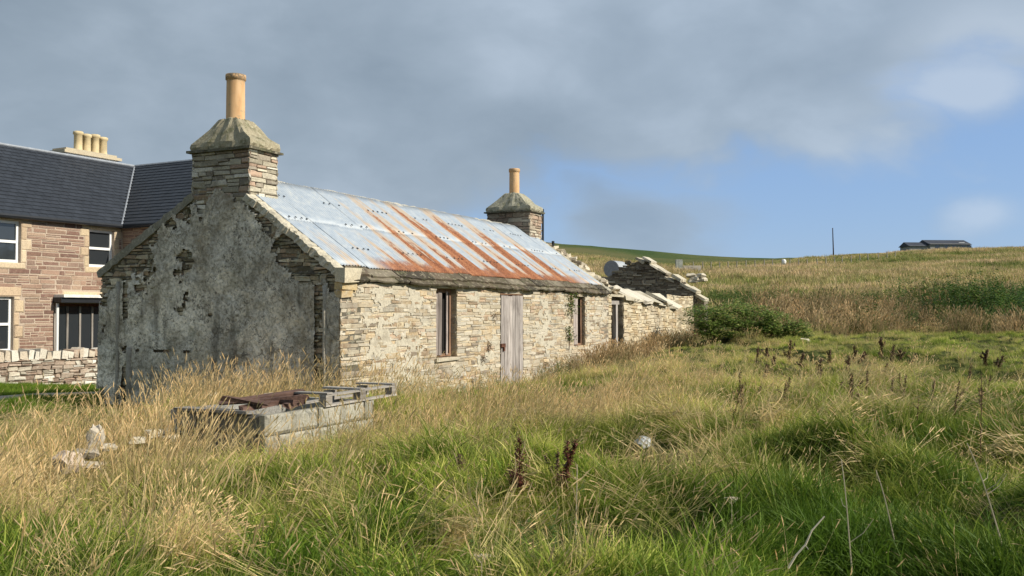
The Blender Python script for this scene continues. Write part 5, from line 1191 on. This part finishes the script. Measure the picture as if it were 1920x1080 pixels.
for k in range(26000):
    l_ = lob[r.integers(len(lob))]; q_ = r.normal(0, 1, 3); q_ /= np.linalg.norm(q_); rad = l_[3]*(r.uniform(.35, 1)**.5)*(1+.28*math.sin(q_[0]*5+l_[0]*7)*math.sin(q_[2]*6+q_[1]*5))
    p = np.array([l_[0], l_[1], l_[2]])+q_*np.array([rad*1.05, rad, rad*.92])*(1+.35*(r.uniform() < .12)*r.uniform())
    if fbm(np.array([p[0]*2.0+p[1]]), np.array([p[2]*2.4]), .5, 97, 2)[0] < .40: continue
    if p[2] > -.15: pts.append(p)
leaves(m, pts, .068, r); m.build('foliage', M['bush_leaf'], bush)
m = MB()
for k in range(34):
    l_ = lob[r.integers(len(lob))]; b_ = np.array([l_[0]*.8+r.normal(0, .15), l_[1], -.2]); m.tube([b_, (b_+np.array(l_[:3]))/2+r.normal(0, .06, 3), np.array(l_[:3])+r.normal(0, .3, 3)], [.016, .011, .005], 5, (.3, .3, .3))
m.build('stems', M['brown_dock'], bush)
# ivy on the front wall
def ivy(lx0, z0_, z1_, wv, n_, lb):
    o = empty('ivy', (*wxy(lx0, 0), 0), TH, label=lb, cat='ivy', group='climbers on the cottage front wall'); m = MB(); pts = []
    for k in range(n_):
        f = r.uniform(); z = z0_+(z1_-z0_)*f; pts.append(np.array([r.normal(0, wv)*(1.1-.3*f)+.05*math.sin(z*9), -.03-abs(r.normal(0, .05)), z]))
    leaves(m, pts, .05, r); m.build('foliage', M['ivy_leaf'], o)
    m = MB(); m.tube([(0, -.03, z0_-.2), (.03, -.04, (z0_+z1_)/2), (0, -.03, z1_)], .008, 5, (.3, .3, .3)); m.build('stem', M['brown_dock'], o)
ivy(8.85, 1.55, 2.12, .13, 230, 'green ivy hanging under the eave beside the far window'); ivy(8.72, .92, 1.28, .09, 130, 'small green climber low on the wall left of the far window')
def walltuft(lx0, z_, lb, s=1.0):
    o = empty('wall_plant', (*wxy(lx0, -.02), z_), TH, label=lb, cat='plant', group='little plants rooted in the cottage wall'); m = MB()
    leaves(m, [np.array([r.normal(0, .035*s), -abs(r.normal(0, .03)), r.normal(-.03, .055*s)]) for _ in range(60)], .035, r); m.build('foliage', M['brown_dock'], o)
walltuft(4.72, .97, 'small dark plant in the wall just left of the door latch'); walltuft(4.46, .76, 'lower dark plant in the wall left of the door'); walltuft(4.93, 1.55, 'mossy streak plant on the wall left of the door top', 1.4)

# docks: stem and clustered seed head
def dock(px, pyb, pyt, Y, lb, dark='dock', lean=0.0, dens=1.0, grp=None, wid=.045, name='dock_plant', branch=3):
    a = P(px, pyb, Y); b_ = P(px+lean, pyt, Y); gz_ = hh(a[0], a[1])-.05; H = b_[2]-gz_; o = empty(name, (a[0], a[1], gz_), 0, label=lb, cat='dock plant' if name == 'dock_plant' else 'dead plant', group=grp)
    lx = b_[0]-a[0]; m = MB(); cv = [np.array([lx*f*f, .03*math.sin(f*4), H*f]) for f in np.linspace(0, 1, 7)]; m.tube(cv, [.007, .006, .006, .005, .004, .003, .002], 5, (.4, .4, .4)); m.build('stem', M[dark], o)
    m = MB(); z0f = max(.25, 1-(pyb-pyt)/F*Y/H) if H > 0 else .3; npt = int((750 if Y < 8 else 900)*dens); pts = []
    brs = [(0, 0, z0f, 1.0)]+[(r.uniform(0, 6.28), r.uniform(.05, .13), r.uniform(z0f, .75), r.uniform(.1, .3)) for _ in range(branch)]
    for i in range(npt):
        bb = brs[0] if r.uniform() < .55 else brs[r.integers(len(brs))]
        if bb[3] == 1.0: f = z0f+(1-z0f)*r.uniform(); c_ = np.array([lx*f*f, .03*math.sin(f*4), H*f]); wv = wid*(1.15-.9*((f-z0f)/(1-z0f+1e-6)))*(.6+.4*abs(math.sin(f*40)))
        else: g = r.uniform(); f = min(1, bb[2]+bb[3]*g); c_ = np.array([lx*f*f+math.cos(bb[0])*bb[1]*g**.6, math.sin(bb[0])*bb[1]*g**.6, H*f]); wv = wid*.55*(1-.5*g)
        pts.append(c_+r.normal(0, 1, 3)*np.array([wv*.6, wv*.6, .012]))
    leaves(m, pts, .017 if Y < 14 else .03, r, 1.0); m.build('seed_head', M[dark], o)
    return o
g1 = 'dark seeding docks in the foreground'
dock(974, 932, 820, 6.6, 'broad dark red dock head, leftmost in the foreground', 'dock', 0, 1.6, g1, .075)
dock(1052, 965, 828, 6.6, 'tall thin dark red dock beside a pale stem in the foreground', 'dock', 28, 1.6, g1, .045, branch=1)
dock(1044, 910, 845, 6.8, 'faint brown dock just left of the tall thin red one', 'brown_dock', 2, .5, g1, .03, branch=2)
dock(857, 900, 850, 7.2, 'small tangled brown dock in the middle left foreground', 'brown_dock', 5, .5, g1, .05)
dock(1597, 790, 700, 10.2, 'tallest brown dock standing alone right of centre', 'brown_dock', -2, 1.3, g1, .045, branch=4)
dock(1380, 790, 722, 11.5, 'bent reddish-brown dock with thin stems below the bush', 'brown_dock', 12, .8, g1, .035)
dock(1420, 780, 722, 12, 'faint brown dock right of the bent reddish one', 'brown_dock', 6, .4, g1, .04)
g2 = 'brown docks in the middle of the meadow'
for i, (px, yb, yt, Y, lb) in enumerate([(1440, 700, 652, 19, 'slim brown dock directly below the bush tip'), (1480, 695, 638, 19, 'stout brown dock, second from the left in the meadow'), (1555, 692, 655, 19, 'small brown dock midway between two taller ones'),
    (1603, 700, 648, 18, 'slim upright brown dock left of the weed bank cluster'), (1617, 695, 660, 18.5, 'shorter dock close beside the slim upright one'), (1654, 690, 632, 20, 'tall pale brown dock before the bank'),
    (1672, 700, 648, 19, 'thick brown dock in the meadow cluster'), (1690, 690, 655, 19.5, 'thin dock behind the thick one'), (1640, 682, 660, 21, 'tiny dock at the rear of the cluster'), (1713, 695, 665, 18.5, 'low brown dock at right end of the cluster'),
    (1848, 690, 655, 18, 'brown dock near the right edge of the meadow'), (1872, 700, 672, 17.5, 'short dock rightmost in the meadow'), (1411, 690, 664, 20, 'leftmost faint dock below the bush')]):
    dock(px, yb, yt, Y, lb, 'brown_dock', random.uniform(-4, 4), .55, g2, .04, branch=2)
g3 = 'thin dark docks scattered over the right of the meadow'
pxs_ = sorted(random.uniform(1340, 1910) for _ in range(24))
for i, px in enumerate(pxs_):
    yb = random.uniform(672, 800); Y = 14*(715-585)/(yb-585)*1.05; hp = random.uniform(26, 46)*(yb-585)/115
    dock(px, yb, yb-hp, min(max(Y, 8.5), 21), (ORD[i]+(' from the left' if 0 < i < 23 else '')+' of the thin dark docks scattered over the right-hand meadow'), 'brown_dock', random.uniform(-6, 6), .35, g3, .03, branch=2)
# dead branched plants and long pale stems
def dead(px, pyb, pyt, Y, lean, lb, nb=8, pale='brown_dock', th=.006):
    a = P(px, pyb, Y); b_ = P(px+lean, pyt, Y); gz_ = hh(a[0], a[1])-.03; H = b_[2]-gz_; lx = b_[0]-a[0]; o = empty('dead_stalk', (a[0], a[1], gz_), 0, label=lb, cat='stalk', group='dead stalks standing in the grass')
    m = MB(); cv = lambda f: np.array([lx*f**1.4, .02*math.sin(f*5), H*f]); m.tube([cv(f) for f in np.linspace(0, 1, 8)], [th*(1-.6*f) for f in np.linspace(0, 1, 8)], 5, (.6, .6, .6)); m.build('stem', M[pale], o)
    for k in range(nb):
        f = r.uniform(.45, .95); p = cv(f); an = r.uniform(0, 6.28); ln = r.uniform(.06, .16)*(1.3-f); q_ = p+np.array([math.cos(an)*ln, math.sin(an)*ln, ln*1.1]); m = MB(); m.tube([p, (p+q_)/2+np.array([math.cos(an)*.01, 0, -.01]), q_], [th*.4, th*.3, th*.2], 4, (.5, .5, .5)); m.build('twig', M[pale], o)
dead(1842, 905, 700, 8.0, -4, 'tall bare branching stalk near the right edge', 14)
dead(1600, 900, 780, 8.0, -6, 'slender pale stalk under the tallest dock', 3, 'pale_stem')
dead(1722, 850, 745, 9.0, -2, 'faint thin stalk between tallest dock and right edge', 6)
dead(1080, 1010, 870, 5.9, 2, 'pale straw stalk right of the foreground red dock', 2, 'pale_stem')
dead(1605, 1075, 860, 4.9, -30, 'long pale stalk leaning left in the right foreground', 2, 'pale_stem')
dead(1895, 1070, 830, 4.9, -85, 'long pale stalk leaning far left in the bottom right corner', 3, 'pale_stem')
dead(1690, 1060, 880, 5.2, -50, 'thin leaning stalk between the two long pale ones', 1, 'pale_stem')
dead(1370, 860, 745, 9.2, 14, 'dark thin stalk under the bent dock', 3)
dead(170, 790, 730, 14.5, -14, 'bare curved stalk at the left foot of the gable', 5)
# curved white twig low in the grass
tw = P(1478, 1060, 4.6); m = MB(); pts = [P(1478, 1065, 4.6), P(1492, 1042, 4.6), P(1510, 1022, 4.6), P(1522, 995, 4.6), P(1546, 968, 4.6)]
m.tube(pts, [.006, .005, .005, .004, .003], 6, (.9, .9, .9)); m.tube([pts[2], P(1516, 1030, 4.58)], [.003, .002], 4, (.9, .9, .9)); m.build('bare_twig', M['pale_stem'], None, label='bleached curved twig low in the right foreground grass', cat='twig')
for px, py, Y, lb in ((903, 1045, 4.7, 'flat pale seed umbel at the bottom centre'), (1372, 936, 5.6, 'flat pinkish seed umbel right of centre foreground')):
    a = P(px, py, Y); o = empty('seed_umbel', (a[0], a[1], hh(a[0], a[1])), 0, label=lb, cat='seed head', group='dead flat flower heads'); H = a[2]-o.location.z
    m = MB(); m.tube([(0, 0, 0), (0, 0, H-.03)], .003, 5, (.5, .5, .5)); m.build('stem', M['pale_stem'], o)
    m = MB(); pts = [np.array([x, y, H+.01-1.6*(x*x+y*y)]) for x, y in r.normal(0, .022, (90, 2))]; leaves(m, pts, .010, r, .3)
    for k in range(9): an = k*.7; m.tube([(0, 0, H-.03), (.035*math.cos(an), .035*math.sin(an), H)], .001, 3, (.5, .5, .5))
    m.build('flower_head', M['pale_stem'], o)
